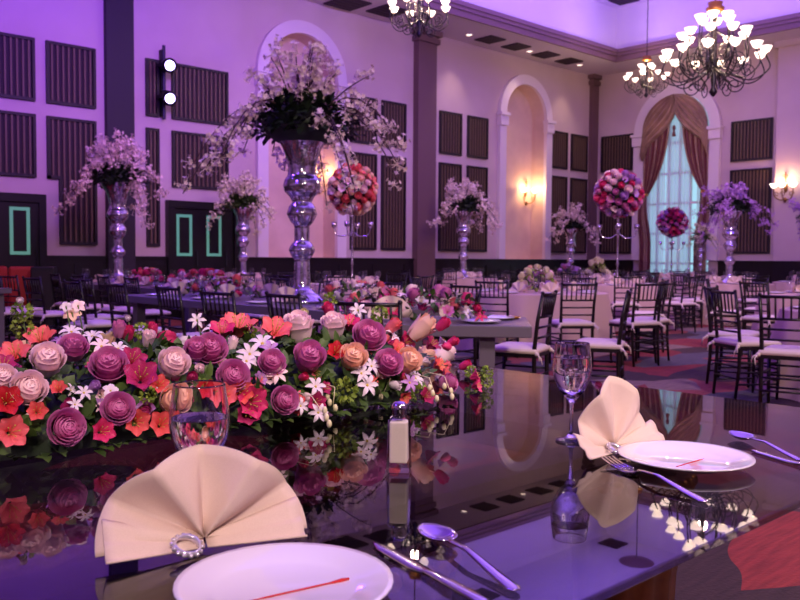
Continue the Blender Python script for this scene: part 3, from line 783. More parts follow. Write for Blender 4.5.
def leaf(a, p, d, n, L, wd):
    d = d.normalized(); s = d.cross(n).normalized(); n = s.cross(d)
    pts = [p, p+d*L*.35+s*wd+n*.1*L, p+d*L*.45+n*.02*L, p+d*L*.35-s*wd+n*.1*L, p+d*L*.75+s*wd*.7+n*.02*L, p+d*L*.75-s*wd*.7+n*.02*L, p+d*L-n*.12*L]
    i = [a.V(q) for q in pts]
    a.F(i[0], i[2], i[1]); a.F(i[0], i[3], i[2]); a.F(i[1], i[2], i[6], i[4]); a.F(i[2], i[3], i[5], i[6])
def rv(r=1): 
    while True:
        v = Vector((random.uniform(-1, 1), random.uniform(-1, 1), random.uniform(-1, 1)))
        if .05 < v.length < 1: return v.normalized()*r

# ------------------------------------------------------------ front glass table and its setting
TZ = .75
FRONT = 'on the front glass table'
t0 = empty('glass_table', (.9, 1.8, 0)); T0 = Matrix.Translation((-.9, -1.8, 0))
a = MB(); a.M = T0; a.box(-.8, .60, TZ-.014, 2.52, 2.95, TZ); bevel(a.build('tabletop', M_tglass, t0), .003)
a = MB(); a.M = T0
for x0, x1, y0, y1 in ((-.5, 1.9, 1.1, 1.2), (-.5, 1.9, 2.4, 2.5), (-.5, -.4, 1.2, 2.4), (1.8, 1.9, 1.2, 2.4)): a.box(x0, y0, TZ-.10, x1, y1, TZ-.02)
a.build('frame', M_door, t0)
def carved(x, y, nm='leg'):
    a = MB(); a.M = T0; N = 48
    pr = [(.0, .001), (.17, .001), (.17, .05), (.13, .08), (.11, .13), (.12, .4), (.15, .58), (.16, .64), (.13, .66)]
    ids = []
    for r_, z in pr: ids.append([a.V((x+r_*(1+.05*cos(12*2*pi*k/N))*cos(2*pi*k/N), y+r_*(1+.05*cos(12*2*pi*k/N))*sin(2*pi*k/N), z)) for k in range(N)])
    for p_, q_ in zip(ids, ids[1:]):
        for k in range(N): a.F(p_[k], p_[(k+1) % N], q_[(k+1) % N], q_[k])
    o = a.build('leg', M_wood, t0, True)
    a = MB(); a.M = T0
    for k in range(28): an = 2*pi*k/28; a.ball((x+.155*cos(an), y+.155*sin(an), .64), .018, 6, 4)
    a.build('gilt_beading', M_gold, o, True)
carved(1.0, 1.15+.0); carved(1.85, 2.45); carved(-.45, 1.15); carved(-.45, 2.45)
carved(1.85, 1.15)
tag(t0, 'long glass-topped table in front with carved gilt-beaded legs', 'table')

zt = TZ+.001
def front_plate(px, py, lab, mark):
    q = PZ(px, py, TZ+.015); o = link('dinner_plate', PLT, None, (q.x, q.y, zt)); tag(o, lab, 'plate', 'plates on the front table')
    a = MB()
    for (p0, p1, w0, w1) in mark:
        P0, P1 = PZ(p0[0], p0[1], TZ+.012), PZ(p1[0], p1[1], TZ+.012); d = (P1-P0)
        pts = [P0+d*t for t in (0, .2, .5, .8, .93, 1)]; pts = [Vector((v.x-q.x, v.y-q.y, .0075)) for v in pts]
        a.tube(pts, [w0*.5, w0, w0, w0, w1, w1*.6], 6)
    b = a.build('sauce_streak', M_sauce, o, True); b['label'] = 'thin red sauce streak'
front_plate(285, 583, 'white plate with a long red sauce streak, nearest the camera', [((246, 599), (349, 576), .0012, .0028)])
front_plate(685, 457, 'white plate beside the peaked napkin near the glass table corner', [((676, 465), (704, 457), .0012, .0008)])
# napkins
def big_napkin(px, py, deg, lab, w, h, nf, seed, spread=84, peak=0, dp=.026):
    q = PZ(px, py, TZ); r = empty('folded_napkin', (q.x, q.y, zt), radians(deg))
    a = fan_mesh(nf, w, h, 10, seed, spread, peak, dp); o = a.build('fan', M_nap, r, True); solid(o, .0025)
    a = MB(); nap_base(a, w*.85); o = a.build('gathered_fold', M_nap, r, True); solid(o, .003)
    a = MB(); a.lathe([(.018, -.006), (.021, 0), (.018, .006), (.015, 0), (.018, -.006)], 20)
    for k in range(14): an = 2*pi*k/14; a.ball((.021*cos(an), .021*sin(an), 0), .0038, 5, 4)
    rg = a.build('crystal_ring', M_gem, r, True); rg.rotation_euler = (radians(28), 0, radians(20)); rg.location = (-.030, -.030, .016)
    tag(r, lab, 'napkin', 'napkins on the front table'); return r
big_napkin(204, 548, -18, 'large cream fan napkin before the left goblet on glass table', .156, .141, 6, 3, 86, .03)
big_napkin(614, 453, -6, 'tall peaked cream napkin between goblet and corner plate', .146, .163, 6, 8, 84, .28, .014)
# goblets
GF = goblet_mesh(False, 48); GF.name = 'water_goblet'
for px, py, wz, lab in ((200, 533, .178, 'large water goblet behind the near fan napkin, three-quarters full'), (571, 441, .196, 'large full water goblet beside the peaked napkin on glass table')):
    q = PZ(px, py, TZ); o = link('water_goblet', GF, None, (q.x, q.y, zt)); tag(o, lab, 'glass', 'goblets on the front table'); link('water', water_mesh(wz), o)
# salt shaker
q = PZ(399, 471, TZ); r = empty('salt_shaker', (q.x, q.y, zt), radians(40))
a = MB(); s = .0215
a.grid(lambda u, v: [(lambda c_, rr, z: (rr*c_[0], rr*c_[1], z))([(1, 1), (-1, 1), (-1, -1), (1, -1)][int(round(u*4)) % 4], [s*.95, s*1.05, s*.98, s*.92, s*.55][int(round(v*4))], [0, .004, .05, .104, .110][int(round(v*4))])][0], 4, 4, True)
i = [a.V((sx*s*.95, sy*s*.95, 0)) for sx, sy in ((1, 1), (-1, 1), (-1, -1), (1, -1))]; a.F(*i); i = [a.V((sx*s*.55, sy*s*.55, .110)) for sx, sy in ((1, 1), (-1, 1), (-1, -1), (1, -1))]; a.F(*i)
body = a.build('glass_body', M_thin, r)
a = MB(); a.box(-s*.82, -s*.82, .018, s*.82, s*.82, .100); bevel(a.build('salt', M_salt, r), .003)
a = MB(); a.lathe([(.0135, .108), (.0145, .112), (.0145, .120), (.016, .123), (.0155, .130), (.010, .137), (0, .139)], 20); a.build('cap', M_silver, r, True)
tag(r, 'square glass salt shaker with chrome cap on the front glass table', 'shaker')
# cutlery
def cut_frame(p0, p1):
    A_, B_ = PZ(p0[0], p0[1], TZ), PZ(p1[0], p1[1], TZ); d = (B_-A_); return A_, d.length, atan2(d.y, d.x)
def strip(a, prof, z):   # prof: (x, half width, z)
    def fn(u, v):
        k = min(int(u*(len(prof)-1)), len(prof)-2); t = u*(len(prof)-1)-k
        x = lerp(prof[k][0], prof[k+1][0], t); w_ = lerp(prof[k][1], prof[k+1][1], t); h = lerp(prof[k][2], prof[k+1][2], t)
        return (x, w_*(2*v-1), z+h-.0012*(2*v-1)**2)
    a.grid(fn, (len(prof)-1)*4, 4)
HAN = lambda x0, L: [(x0, .0035, .010), (x0+.3*L, .004, .013), (x0+.7*L, .007, .006), (x0+.95*L, .0085, .003), (x0+L, .004, .003)]
def spoon(p0, ang, lab):
    A_ = PZ(p0[0], p0[1], TZ); a = MB(); L = .205
    def bowl(u, v):
        th = 2*pi*u; r_ = v; x = .032+.032*r_*cos(th); y = .021*r_*sin(th)*(1+.12*cos(th)); return (x, y, .0025+.009*r_*r_)
    a.grid(bowl, 24, 6, True); strip(a, HAN(.062, .14), 0)
    o = a.build('spoon', M_silver, None, True, (A_.x, A_.y, zt+.001), ang); o.scale = (1.3, 1.2, 1.2); solid(o, .0016, 1); tag(o, lab, 'spoon', 'spoons on the front table')
def knife(p0, ang, lab):
    A_ = PZ(p0[0], p0[1], TZ); a = MB(); strip(a, [(0, .001, .002), (.02, .008, .002), (.09, .0095, .002), (.11, .007, .003), (.115, .005, .004), (.15, .007, .005), (.21, .0085, .005), (.225, .005, .004)], 0)
    o = a.build('knife', M_silver, None, True, (A_.x, A_.y, zt+.001), ang); o.scale = (1.2, 1.2, 1.2); solid(o, .003, 0); tag(o, lab, 'knife', 'knives on the front table')
def fork(p0, ang, lab):
    A_ = PZ(p0[0], p0[1], TZ); a = MB()
    for k in range(4):
        y = -.0105+.007*k; a.tube([(0, y, .010), (.025, y, .004), (.048, y*.98, .003)], [.0009, .0014, .0018], 5)
    strip(a, [(.045, .0125, .003), (.056, .0125, .003), (.068, .006, .005), (.075, .0035, .009)], 0); strip(a, HAN(.074, .13), 0)
    o = a.build('fork', M_silver, None, True, (A_.x, A_.y, zt+.001), ang); o.scale = (1.5, 1.3, 1.3); solid(o, .0016, 0); tag(o, lab, 'fork')
dirn = lambda p0, p1: cut_frame(p0, p1)[2]
spoon((424, 533), dirn((424, 533), (525, 600)), 'silver dessert spoon lying right of the near plate')
knife((374, 546), dirn((374, 546), (470, 600)), 'silver table knife between near plate and spoon')
fork((607, 464), dirn((607, 464), (715, 508)), 'silver fork lying before the corner plate')
spoon((731, 437), dirn((731, 437), (800, 462)), 'silver spoon at the table corner beyond the corner plate')
knife((752, 452), dirn((752, 452), (806, 468)), 'silver knife beside the corner plate and far spoon')

# ------------------------------------------------------------ front floral runner
RX0, RX1, RY, RW, RH = -.55, 1.78, 2.02, .29, .165
run = empty('floral_runner', (.7, RY, zt))
ORI = Vector((.7, RY, zt))
def mound(px, py):
    """where a sight line meets the runner's rounded back"""
    d = ray(px, py); best = None
    for k in range(400):
        t = (1.2+2.4*k/400)/FPX; v = CC+d*t
        ex = max(0, v.x-(RX1-.15))/.22
        f = ((v.y-RY)/RW)**2+((v.z-.80)/RH)**2+ex*ex
        if f < 1 or v.z < .785: break
        if best is None or f < best[0]: best = (f, v)
    if f < 1 or v.z < .785: pass
    else: v = best[1]
    n = Vector((.5*max(0, v.x-(RX1-.15))/.05/.2*.3, (v.y-RY)/RW, (v.z-.80)/RH)).normalized()
    return v, n
def place(px, py, dpx, kind, cname, up=.25, cam=.55):
    v, n = mound(px, py); dep = (v-CC).dot(CF); tc = (CC-v).normalized()
    nn = n*.7+tc*cam+Vector((0, 0, up))+rv(.18)
    return flower(kind, cname, run, v-ORI+n*.005, nn, dpx*dep/FPX)
FR = [(47,363,36,'plump','blush'),(27,391,38,'plump','blush'),(2,381,30,'plump','blush'),(73,350,32,'rose','mauve'),(108,367,41,'rose','mauve'),(117,409,36,'rose','mauve'),(65,427,40,'rose','mauve'),(172,366,34,'plump','blush'),(172,401,32,'plump','peach'),(196,351,28,'rose','mauve'),
 (128,337,17,'bud','hot'),(153,333,15,'bud','hot'),(119,333,18,'bud','mauve'),(148,342,18,'bud','blush'),(190,379,14,'bud','magenta'),
 (40,341,30,'lily','coral'),(15,356,28,'lily','coral'),(3,368,24,'lily','magenta'),(140,378,34,'lily','magenta'),(160,424,26,'lily','orange'),(135,422,26,'lily','orange'),(6,402,30,'lily','red'),(10,432,32,'lily','coral'),(101,431,24,'lily','hot'),(36,412,20,'lily','orange'),(158,386,20,'lily','orange'),(132,362,26,'lily','magenta'),
 (84,392,18,'star','white'),(72,330,24,'star','white'),(92,334,26,'star','white'),(102,345,24,'star','blush'),(60,340,20,'star','lilac'),(118,348,20,'star','white'),(75,404,16,'star','white'),(110,390,16,'puff','white'),
 (210,351,36,'rose','mauve'),(232,377,36,'rose','mauve'),(271,364,30,'rose','mauve'),(308,359,34,'plump','mauve'),(283,400,31,'rose','mauve'),(298,330,34,'plump','blush'),(333,328,28,'plump','blush'),(368,338,37,'rose','mauve'),(387,364,32,'rose','mauve'),(352,359,30,'plump','peach'),
 (238,329,36,'lily','coral'),(222,333,26,'lily','hot'),(275,333,32,'lily','coral'),(335,353,20,'lily','red'),(349,325,22,'lily','hot'),(329,313,16,'bud','hot'),(315,402,20,'lily','magenta'),(250,402,32,'lily','hot'),(240,393,24,'lily','orange'),(222,396,26,'lily','coral'),(246,413,24,'lily','magenta'),(205,392,22,'lily','red'),(390,328,18,'bud','coral'),
 (215,327,26,'star','white'),(262,341,28,'star','white'),(250,353,26,'star','white'),(247,360,22,'star','white'),(270,349,22,'star','lilac'),(277,373,22,'star','blush'),(316,385,22,'star','white'),(368,384,24,'star','white'),(362,372,22,'star','white'),(318,412,20,'star','white'),(301,405,18,'star','white'),(395,335,22,'star','white'),(372,365,20,'star','white'),
 (418,331,30,'bud','peach'),(440,326,16,'bud','hot'),(450,343,13,'bud','hot'),(443,354,24,'plump','blush'),(406,362,28,'plump','peach'),(424,357,22,'plump','peach'),(438,368,22,'lily','orange'),(447,383,22,'rose','mauve'),(444,378,20,'lily','coral'),(417,376,24,'star','white'),(410,382,20,'star','lilac'),(463,366,13,'bud','hot'),(474,377,15,'lily','hot'),(475,386,14,'lily','hot'),(424,396,18,'lily','magenta'),(404,343,20,'lily','hot'),(412,350,18,'star','white'),(430,345,18,'lily','magenta'),(396,350,18,'lily','coral')]
for f in FR: place(*f)
# small blooms between the roses
random.seed(77)
for k in range(80):
    px, py = random.uniform(0, 455), random.uniform(335, 412)
    v, n = mound(px, py)
    flower(random.choice(['lily', 'star', 'bud', 'lily']), random.choice(['hot', 'coral', 'white', 'blush', 'magenta', 'lilac', 'orange']), run, v-ORI-n*.022, n+rv(.6), random.uniform(.028, .042))
# the side away from the camera and the far end
for k in range(22):
    x = RX0+.1+(RX1-RX0-.2)*(k+.5)/22; yo = random.uniform(.05, .24); v = Vector((x, RY+yo, .80+RH*sqrt(max(.05, 1-(yo/RW)**2))))
    flower(random.choice(['rose', 'plump', 'lily', 'lily', 'star']), random.choice(['mauve', 'blush', 'coral', 'white', 'hot', 'peach']), run, v-ORI, Vector((random.uniform(-.3, .3), yo*3, 1)), random.uniform(.05, .085))
for k in range(7):   # beyond the left photo edge
    v = Vector((-.5+.07*k, 1.80+.03*(k % 3), .86)); flower('rose', random.choice(['mauve', 'blush']), run, v-ORI, (0, -1, 1), .08)
# tall stray blooms
def stray(px, py, dpx, kind, cname, y=2.1, nrm=None):
    v = PY(px, py, y); b0 = Vector((v.x+.01, y-.02, .88)); dep = (v-CC).dot(CF)
    a = MB(); a.tube([b0-ORI, (b0+v)/2-ORI+Vector((.006, 0, .0)), v-ORI], .0018, 4); a.build('stem', M_gstem, run, True)
    flower(kind, cname, run, v-ORI, nrm or ((CC-v).normalized()+Vector((0, 0, .5))), dpx*dep/FPX)
for s_ in ((72, 312, 18, 'puff', 'peach'), (78, 305, 15, 'puff', 'blush'), (66, 306, 12, 'puff', 'white'), (197, 319, 18, 'star', 'white'), (128, 319, 8, 'bud', 'white'), (358, 309, 18, 'star', 'white'), (20, 302, 10, 'bud', 'white'), (304, 314, 12, 'bud', 'cream')): stray(*s_)
# leafy filling
a = MB()
for k in range(3200):
    x = random.uniform(RX0, RX1+.06); th = random.uniform(.02, pi-.02); q_ = random.uniform(.68, .90); e = 1-.5*max(0, x-RX1+.12)/.2
    n = Vector((random.uniform(-.3, .3), -cos(th)/RW*.2, sin(th)/RH*.15)).normalized()
    v = Vector((x, RY-RW*cos(th)*q_*e, .785+RH*sin(th)*q_*e))
    leaf(a, v-ORI, (n+rv(.9)), n, random.uniform(.03, .06), random.uniform(.010, .019))
for k in range(160):   # fringe lying on the glass
    x = random.uniform(RX0, RX1+.08); v = Vector((x, RY-RW*random.uniform(.86, 1.0), .765)); leaf(a, v-ORI, Vector((random.uniform(-.6, .6), -1, random.uniform(-.1, .5))), zz, random.uniform(.03, .055), .011)
for k in range(60):
    v = Vector((RX1+random.uniform(0, .12), RY+random.uniform(-.2, .15), random.uniform(.78, .87))); leaf(a, v-ORI, Vector((1, random.uniform(-.6, .6), random.uniform(-.1, .6))), zz, random.uniform(.03, .05), .013)
a.build('foliage', M_leaf, run, True)['kind'] = 'stuff'
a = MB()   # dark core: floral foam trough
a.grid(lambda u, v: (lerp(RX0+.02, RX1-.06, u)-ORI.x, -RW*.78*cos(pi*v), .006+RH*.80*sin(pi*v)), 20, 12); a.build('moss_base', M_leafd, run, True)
for px, py, s_ in ((345, 390, 24), (250, 331, 13), (22, 312, 20), (22, 328, 20), (141, 331, 16), (379, 314, 16), (420, 394, 18), (471, 372, 12), (487, 372, 12), (487, 381, 12), (330, 300, 14), (200, 385, 14), (148, 395, 16)):
    v, n = mound(px, py)
    if py < 316 or px < 30: v = PY(px, py, 2.1)
    dep = (v-CC).dot(CF); rr = s_*dep/FPX/2; a = MB()
    for j in range(70):
        d = rv(1); leaf(a, v-ORI+d*rr*.7, d+rv(.5), d, rr*.55, rr*.2)
    a.build('hydrangea', M_lime, run, True)['label'] = 'lime green hydrangea head'
for px, py in ((333, 408), (376, 386), (436, 398), (452, 396), (330, 424), (382, 396)):   # drooping bell buds
    v = PZ(px, py+6, .765); v.z = .77; a = MB(); top = Vector((v.x+.01, RY-RW*.8, .84))
    a.tube([top-ORI, (top+v)/2-ORI+Vector((0, -.03, .03)), v-ORI+Vector((0, 0, .012))], .0013, 4)
    for j in range(3): a.ball(v-ORI+Vector((random.uniform(-.008, .008), .012*j, .01+.014*j)), .007, 6, 5, (1, 1, 1.5))
    a.build('bell_buds', P_crm, run, True)
tag(run, 'long low runner of mauve roses, blush roses and coral lilies across the glass table', 'flower arrangement')

# ------------------------------------------------------------ grey tables
def grey_table(name_lab, cx, cy_, lx, ly, deg, legs=True):
    r = empty('banquet_table', (cx, cy_, 0), radians(deg)); a = MB(); a.box(-lx/2, -ly/2, TZ-.075, lx/2, ly/2, TZ); bevel(a.build('tabletop', M_grey, r), .006)
    for sx in (-1, 1):
        for sy in (-1, 1):
            a = MB(); x, y = sx*(lx/2-.14), sy*(ly/2-.28); a.box(x-.05, y-.05, 0, x+.05, y+.05, TZ-.075); a.build('leg', M_grey, r)
    tag(r, name_lab, 'table', 'grey slab banquet tables'); return r
def rot(deg, x, y): c_, s_ = cos(radians(deg)), sin(radians(deg)); return Vector((x*c_-y*s_, x*s_+y*c_, 0))
# M1: along Y, near face X = 4.2; M2 further back; T2 the angled end table
grey_table('long grey table carrying the tall central vase', 4.80, 7.15, 1.2, 4.0, 0)
grey_table('far grey table carrying the left silver vase', 6.05, 11.9, 1.2, 4.4, 0)
E2 = grey_table('grey slab table end in the middle, beside the pale round table', 0, 0, .9, 1.25, 41)
E2.location = Vector((4.29, 3.36, 0))+rot(41, .45, .625)
E2c = E2.location.copy()

def low_bouquet(x, y, z, deg, L, Wd, H, n, cols, label, host=None, green=M_leaf, kinds=('rose', 'lily', 'plump', 'star'), sz=(.06, .09)):
    r = empty('low_bouquet', (x, y, z), radians(deg)); a = MB()
    for k in range(int(130*max(1, L))):
        th = random.uniform(.0, pi); an = random.uniform(0, 2*pi); u = random.uniform(-1, 1)
        sx = sqrt(max(0, 1-(abs(u))**4))
        v = Vector((u*L/2, -cos(th)*Wd/2*sx*.9, .02+sin(th)*H*sx*.9)); leaf(a, v, rv(1)+Vector((0, 0, .5)), zz, .07, .018)
    a.ball((0, 0, .03), .03, 6, 4)
    f_ = a.build('foliage', green, r, True); f_['kind'] = 'stuff'
    for k in range(n):
        u = -1+2*(k+.5)/n; th = random.uniform(.25, pi-.25); sx = sqrt(max(.05, 1-abs(u)**4)); c_ = random.choice(cols)
        v = Vector((u*L/2*.95, -cos(th)*Wd/2*sx, .03+sin(th)*H*sx)); nn = Vector((u*.3, -cos(th), sin(th)+.3))+rv(.3)
        flower(random.choice(kinds), c_, r, v, nn, random.uniform(*sz))
    tag(r, label, 'flower arrangement', 'low bouquets on tables'); return r
PK = ['hot', 'mauve', 'blush', 'coral', 'mauve', 'hot', 'white', 'blush', 'blush']
low_bouquet(4.78, 5.62, TZ, 90, .95, .34, .17, 34, PK, 'pink bouquet on grey table just right of the tall vase foot', sz=(.07, .11))
low_bouquet(4.78, 7.95, TZ, 90, 1.5, .34, .17, 42, PK, 'long pink bouquet on grey table left of the tall vase foot', sz=(.07, .11))
q = E2c+rot(41, -.10, .16); low_bouquet(q.x, q.y, TZ, 128, 1.0, .32, .17, 36, PK, 'hot pink bouquet on the grey table end before the round table', sz=(.07, .11))
low_bouquet(6.05, 12.1, TZ, 90, .85, .34, .2, 22, ['coral', 'blush', 'hot', 'mauve'], 'pink bouquet on the far left table left of its vase foot', sz=(.09, .13))
low_bouquet(6.05, 10.55, TZ, 90, 1.5, .34, .2, 34, ['coral', 'orange', 'blush', 'hot'], 'orange and pink bouquet on the far left table beside its vase', sz=(.09, .13))

# ------------------------------------------------------------ trumpet vases with blossom branches
def vase_mesh(s=1.0):
    zf = lambda y: (306-y)*.00937; pf = [(0, 0), (24, 306), (25, 304), (20, 299), (11, 293), (8.5, 288), (8, 270), (7.5, 262), (11, 258), (13, 253), (11, 248), (7.5, 244), (7.5, 236), (7.5, 229), (11, 225), (15, 217), (13, 210), (9.5, 205), (12, 200), (17, 195), (18.5, 189), (17, 183), (14, 179), (13.5, 172), (15, 163), (19, 152), (24, 144), (30, 137), (31, 136), (28.5, 138), (20, 150), (12, 170), (0, 176)]
    pts = [(0, 0)]+[(x*.00947, zf(y)) for x, y in pf[1:]]
    # densify for a smooth outline
    out = []
    for k in range(len(pts)-1):
        for j in range(3): t = j/3; out.append((lerp(pts[k][0], pts[k+1][0], t), max(0, lerp(pts[k][1], pts[k+1][1], t))))
    out.append(pts[-1]); a = MB(); a.lathe([(r_*s, z*s) for r_, z in out], 32); return a.mesh('trumpet_vase', M_vase, True)
VM = vase_mesh(); VH = (306-137)*.00937
def vase(x, y, z, lab, s=1.0):
    o = link('trumpet_vase', VM, None, (x, y, z)); o.scale = (s, s, s); tag(o, lab, 'vase', 'silver mercury glass trumpet vases'); return o
def cluster_mesh(name, pm, n=12, R=.09, f=.021):
    a = MB()
    for k in range(n):
        d = rv(1); c_ = d*R*random.uniform(.4, 1.0); a.tube([(0, 0, 0), c_], .003, 3, False); s1 = d.orthogonal().normalized(); s2 = d.cross(s1)
        for j in range(5):
            an = 2*pi*j/5; e = s1*cos(an)+s2*sin(an); g = e.cross(d)
            i = [a.V(c_), a.V(c_+e*f*.6+g*f*.38+d*f*.25), a.V(c_+e*f*1.05+d*f*.35), a.V(c_+e*f*.6-g*f*.38+d*f*.25)]; a.F(*i)
    return a.mesh(name, pm, True)
CL = {k: [cluster_mesh('blossom_cluster', pm) for _ in range(4)] for k, pm in (('blush', P_blos), ('lilac', P_lil), ('cream', P_crm))}
def blossom(loc, nb, rad, up, colk, label, seed, nc=4, leafd=M_leafd, sc=1.0, nleaf=420):
    random.seed(seed); r = empty('blossom_arrangement', loc)
    for k in range(nb):
        az = 2*pi*(k*.618+.1*random.random()); el = radians([72, 60, 48, 37, 27, 15, 3][k % 7]+random.uniform(-6, 6))
        L = rad*random.uniform(.82, 1.08)*(1 if el < .75 else up/rad*1.02)
        d = Vector((cos(az)*cos(el), sin(az)*cos(el), sin(el))); pts = []
        droop = (.65 if el < .7 else .12)*L
        for j in range(8):
            t = j/7; v = d*L*t; v.z += -droop*t**2.2+.18*L*sin(pi*t)*(1 if el < .7 else .2); v += Vector((sin(3*t+k), cos(2.3*t+k), 0))*.025*t; pts.append(v)
        a = MB(); a.tube(pts, [.011-.0009*j for j in range(8)], 5); br = a.build('branch', M_stem, r, True)
        for c_ in range(nc):
            t = .36+.64*(c_+.9)/nc; t = min(1, t); x = t*7; i = min(6, int(x)); v = pts[i].lerp(pts[i+1], x-i)+rv(.05*sc)
            o = link('blossom_cluster', random.choice(CL[colk]), br, v); s_ = random.uniform(.85, 1.35)*sc; o.scale = (s_,)*3; o.rotation_euler = (random.uniform(0, 6), random.uniform(0, 6), 0)
    a = MB()
    for k in range(nleaf):
        d = rv(1); d.z = abs(d.z)*.75-.10; v = Vector((d.x*rad*.44, d.y*rad*.44, .05+d.z*rad*.38))*random.uniform(.6, 1.1); leaf(a, v, d+rv(.6), zz, .10*sc, .028*sc)
    a.ball((0, 0, .09), rad*.33, 12, 8, (1, 1, .55))
    f_ = a.build('foliage', leafd, r, True); f_['kind'] = 'stuff'
    return tag(r, label, 'flower arrangement', 'blossom branches in tall vases')
def vase_set(x, y, z, s, lab, blab, nb, rad, up, colk, seed, nc=4, sc=1.0, **k):
    vase(x, y, z, lab, s); return blossom((x, y, z+VH*s-.02), nb, rad, up, colk, blab, seed, nc, sc=sc, **k)
vase_set(4.8, 6.48, TZ, 1.0, 'tallest silver trumpet vase in the centre on the grey table', 'huge spray of blush blossom branches in the central silver vase', 36, 1.12, .92, 'blush', 11, 4, 1.0, nleaf=1000)
q = PD(118, 250, 13.5); vase_set(6.05, q.y*6.05/q.x if q.x else 12, TZ, 1.0, 'silver trumpet vase on the far left table, before the dark pilaster', 'blush blossom branches in the left silver vase by dark pilaster', 24, .95, .85, 'blush', 12, 4, 1.2)

# ------------------------------------------------------------ round tables
def round_table(x, y, R, label, folds=14, mt=M_cloth):
    a = MB(); N = folds*8
    a.lathe([(0, TZ), (R*.6, TZ), (R*.97, TZ), (R, TZ-.006)], N)
    def fn(u, v):
        an = 2*pi*u; f_ = v**.7*(.035+.025*sin(3*an+x)); r_ = R+.004+.13*v+f_*sin(folds*an+sin(2*an)*1.5); return (r_*cos(an), r_*sin(an), TZ-.006-v*(TZ-.012))
    a.grid(fn, N, 8, True); o = a.build('round_table', mt, None, True, (x, y, 0)); tag(o, label, 'table', 'round tables under floor-length blush cloths'); return o
def settings(x, y, R, host, n, ph=0, gob=True, nap=True, pl=True, vis=None):
    for k in range(n):
        an = radians(ph)+2*pi*k/n
        if vis and k not in vis: continue
        if pl: plate(x+(R-.2)*cos(an), y+(R-.2)*sin(an), TZ+.001, host)
        if nap: napkin(x+(R-.40)*cos(an+.05), y+(R-.40)*sin(an+.05), TZ+.002, math.degrees(an)+90, host)
        if gob: goblet(x+(R-.36)*cos(an-.30), y+(R-.36)*sin(an-.30), TZ+.001, host)
def ringchairs(x, y, rr, n, ph, host, skip=()):
    for k in range(n):
        if k in skip: continue
        an = radians(ph)+2*pi*k/n+random.uniform(-.06, .06)
        X, Y = x+rr*cos(an), y+rr*sin(an)
        if X > 21.3 or Y > 14.45 or any(hypot(X-a, Y-b) < .48 for a, b in CHAIRS) or any(hypot(X-a, Y-b) < c_+.30 and (a, b) != (x, y) for a, b, c_ in RT): continue
        chair(x+rr*cos(an), y+rr*sin(an), math.degrees(an)+180, host)
random.seed(5)
# R1 pale table, middle
h1 = 'at the lime-pink bouquet table'; g1 = 'on the lime-pink bouquet table'
R1 = (8.95, 6.95); round_table(*R1, .92, 'round blush-clothed table in the middle with lime and pink bouquet')
low_bouquet(R1[0], R1[1], TZ, 40, .85, .5, .30, 46, ['cream', 'blush', 'peach', 'cream', 'lilac'], 'rounded lime, cream and pink bouquet on the middle round table', green=M_lime, sz=(.07, .11))
settings(*R1, .92, g1, 8, 10)
chair(7.72, 6.55, 20, h1); chair(7.85, 5.60, 55, h1); chair(8.50, 5.20, 72, h1); chair(8.92, 5.30, 96, h1); chair(9.9, 5.9, 130, h1); chair(8.3, 8.25, -65, h1); chair(9.7, 8.2, -125, h1); chair(10.2, 7.2, 190, h1)
h2 = 'by grey table end'
q = PD(520, 300, 6.70); chair(q.x, q.y, 112, h2)
q = PD(600, 300, 7.1); chair(q.x, q.y, 118, h2)
q = rot(41, -.70, .25)+E2c; chair(q.x-.08, q.y, 30, h2)
g2 = 'on the grey table end'
q = E2c+rot(41, -.22, -.30); plate(q.x, q.y, TZ+.001, g2); q = E2c+rot(41, .12, -.40); plate(q.x, q.y, TZ+.001, g2)
q = E2c+rot(41, .05, -.13); napkin(q.x, q.y, TZ+.002, -20, g2, 1.1); q = E2c+rot(41, -.25, .30); napkin(q.x, q.y, TZ+.002, -40, g2, 1.2)
for dx, dy in ((.15, -.02), (.32, .18), (.0, .45)): q = E2c+rot(41, dx, dy); goblet(q.x, q.y, TZ+.001, g2)
q = PZ(522, 318, TZ); a = MB(); a.lathe([(0, .004), (.03, .004), (.05, .018), (.052, .018), (.032, .0), (0, 0)], 20); o = a.build('candle_dish', M_gold, None, True, (q.x-.12, q.y-.02, TZ+.001)); tag(o, 'small gold dish at the right corner of the grey table end', 'dish')
# M1
h3 = 'along the tall vase table'; g3 = 'on the tall vase table'
chair(3.55, 5.55, 5, h3); chair(3.66, 4.98+.35, 0, h3).location = (3.72, 4.93, 0)
for y in (6.6, 7.6, 8.6): chair(3.72, y, 0, h3)
for y in (5.6, 6.7, 7.7, 8.7): chair(5.88, y, 180, h3)
for y in (5.55, 6.6, 7.6, 8.6):
    plate(4.42, y, TZ+.001, g3); napkin(4.55, y-.22, TZ+.002, -75, g3, 1.15); goblet(4.62, y+.30, TZ+.001, g3); goblet(4.60, y+.40, TZ+.001, g3)
    plate(5.18, y+.1, TZ+.001, g3); napkin(5.12, y-.15, TZ+.002, -75, g3, 1.1); goblet(5.05, y+.35, TZ+.001, g3)
# M2
h4 = 'at far left table'; g4 = 'on far left table'
for y in (9.95, 10.75, 11.55, 12.35): chair(5.0, y, random.uniform(-6, 6), h4)
for y in (10.3, 11.3, 12.3): chair(7.1, y, 180, h4)
for y in (10.2, 11.0, 11.8, 12.6, 13.4):
    plate(5.7, y, TZ+.001, g4); goblet(5.78, y+.25, TZ+.001, g4); goblet(5.8, y+.40, TZ+.001, g4); goblet(6.4, y+.15, TZ+.001, g4); napkin(5.8, y-.15, TZ+.002, -75, g4)
# nearer dark chairs at left, between the rows
h5 = 'left of the tall vase table'
for x, y, d in ((4.15, 9.45, 10), (3.95, 10.4, 8)): chair(x, y, d, h5)
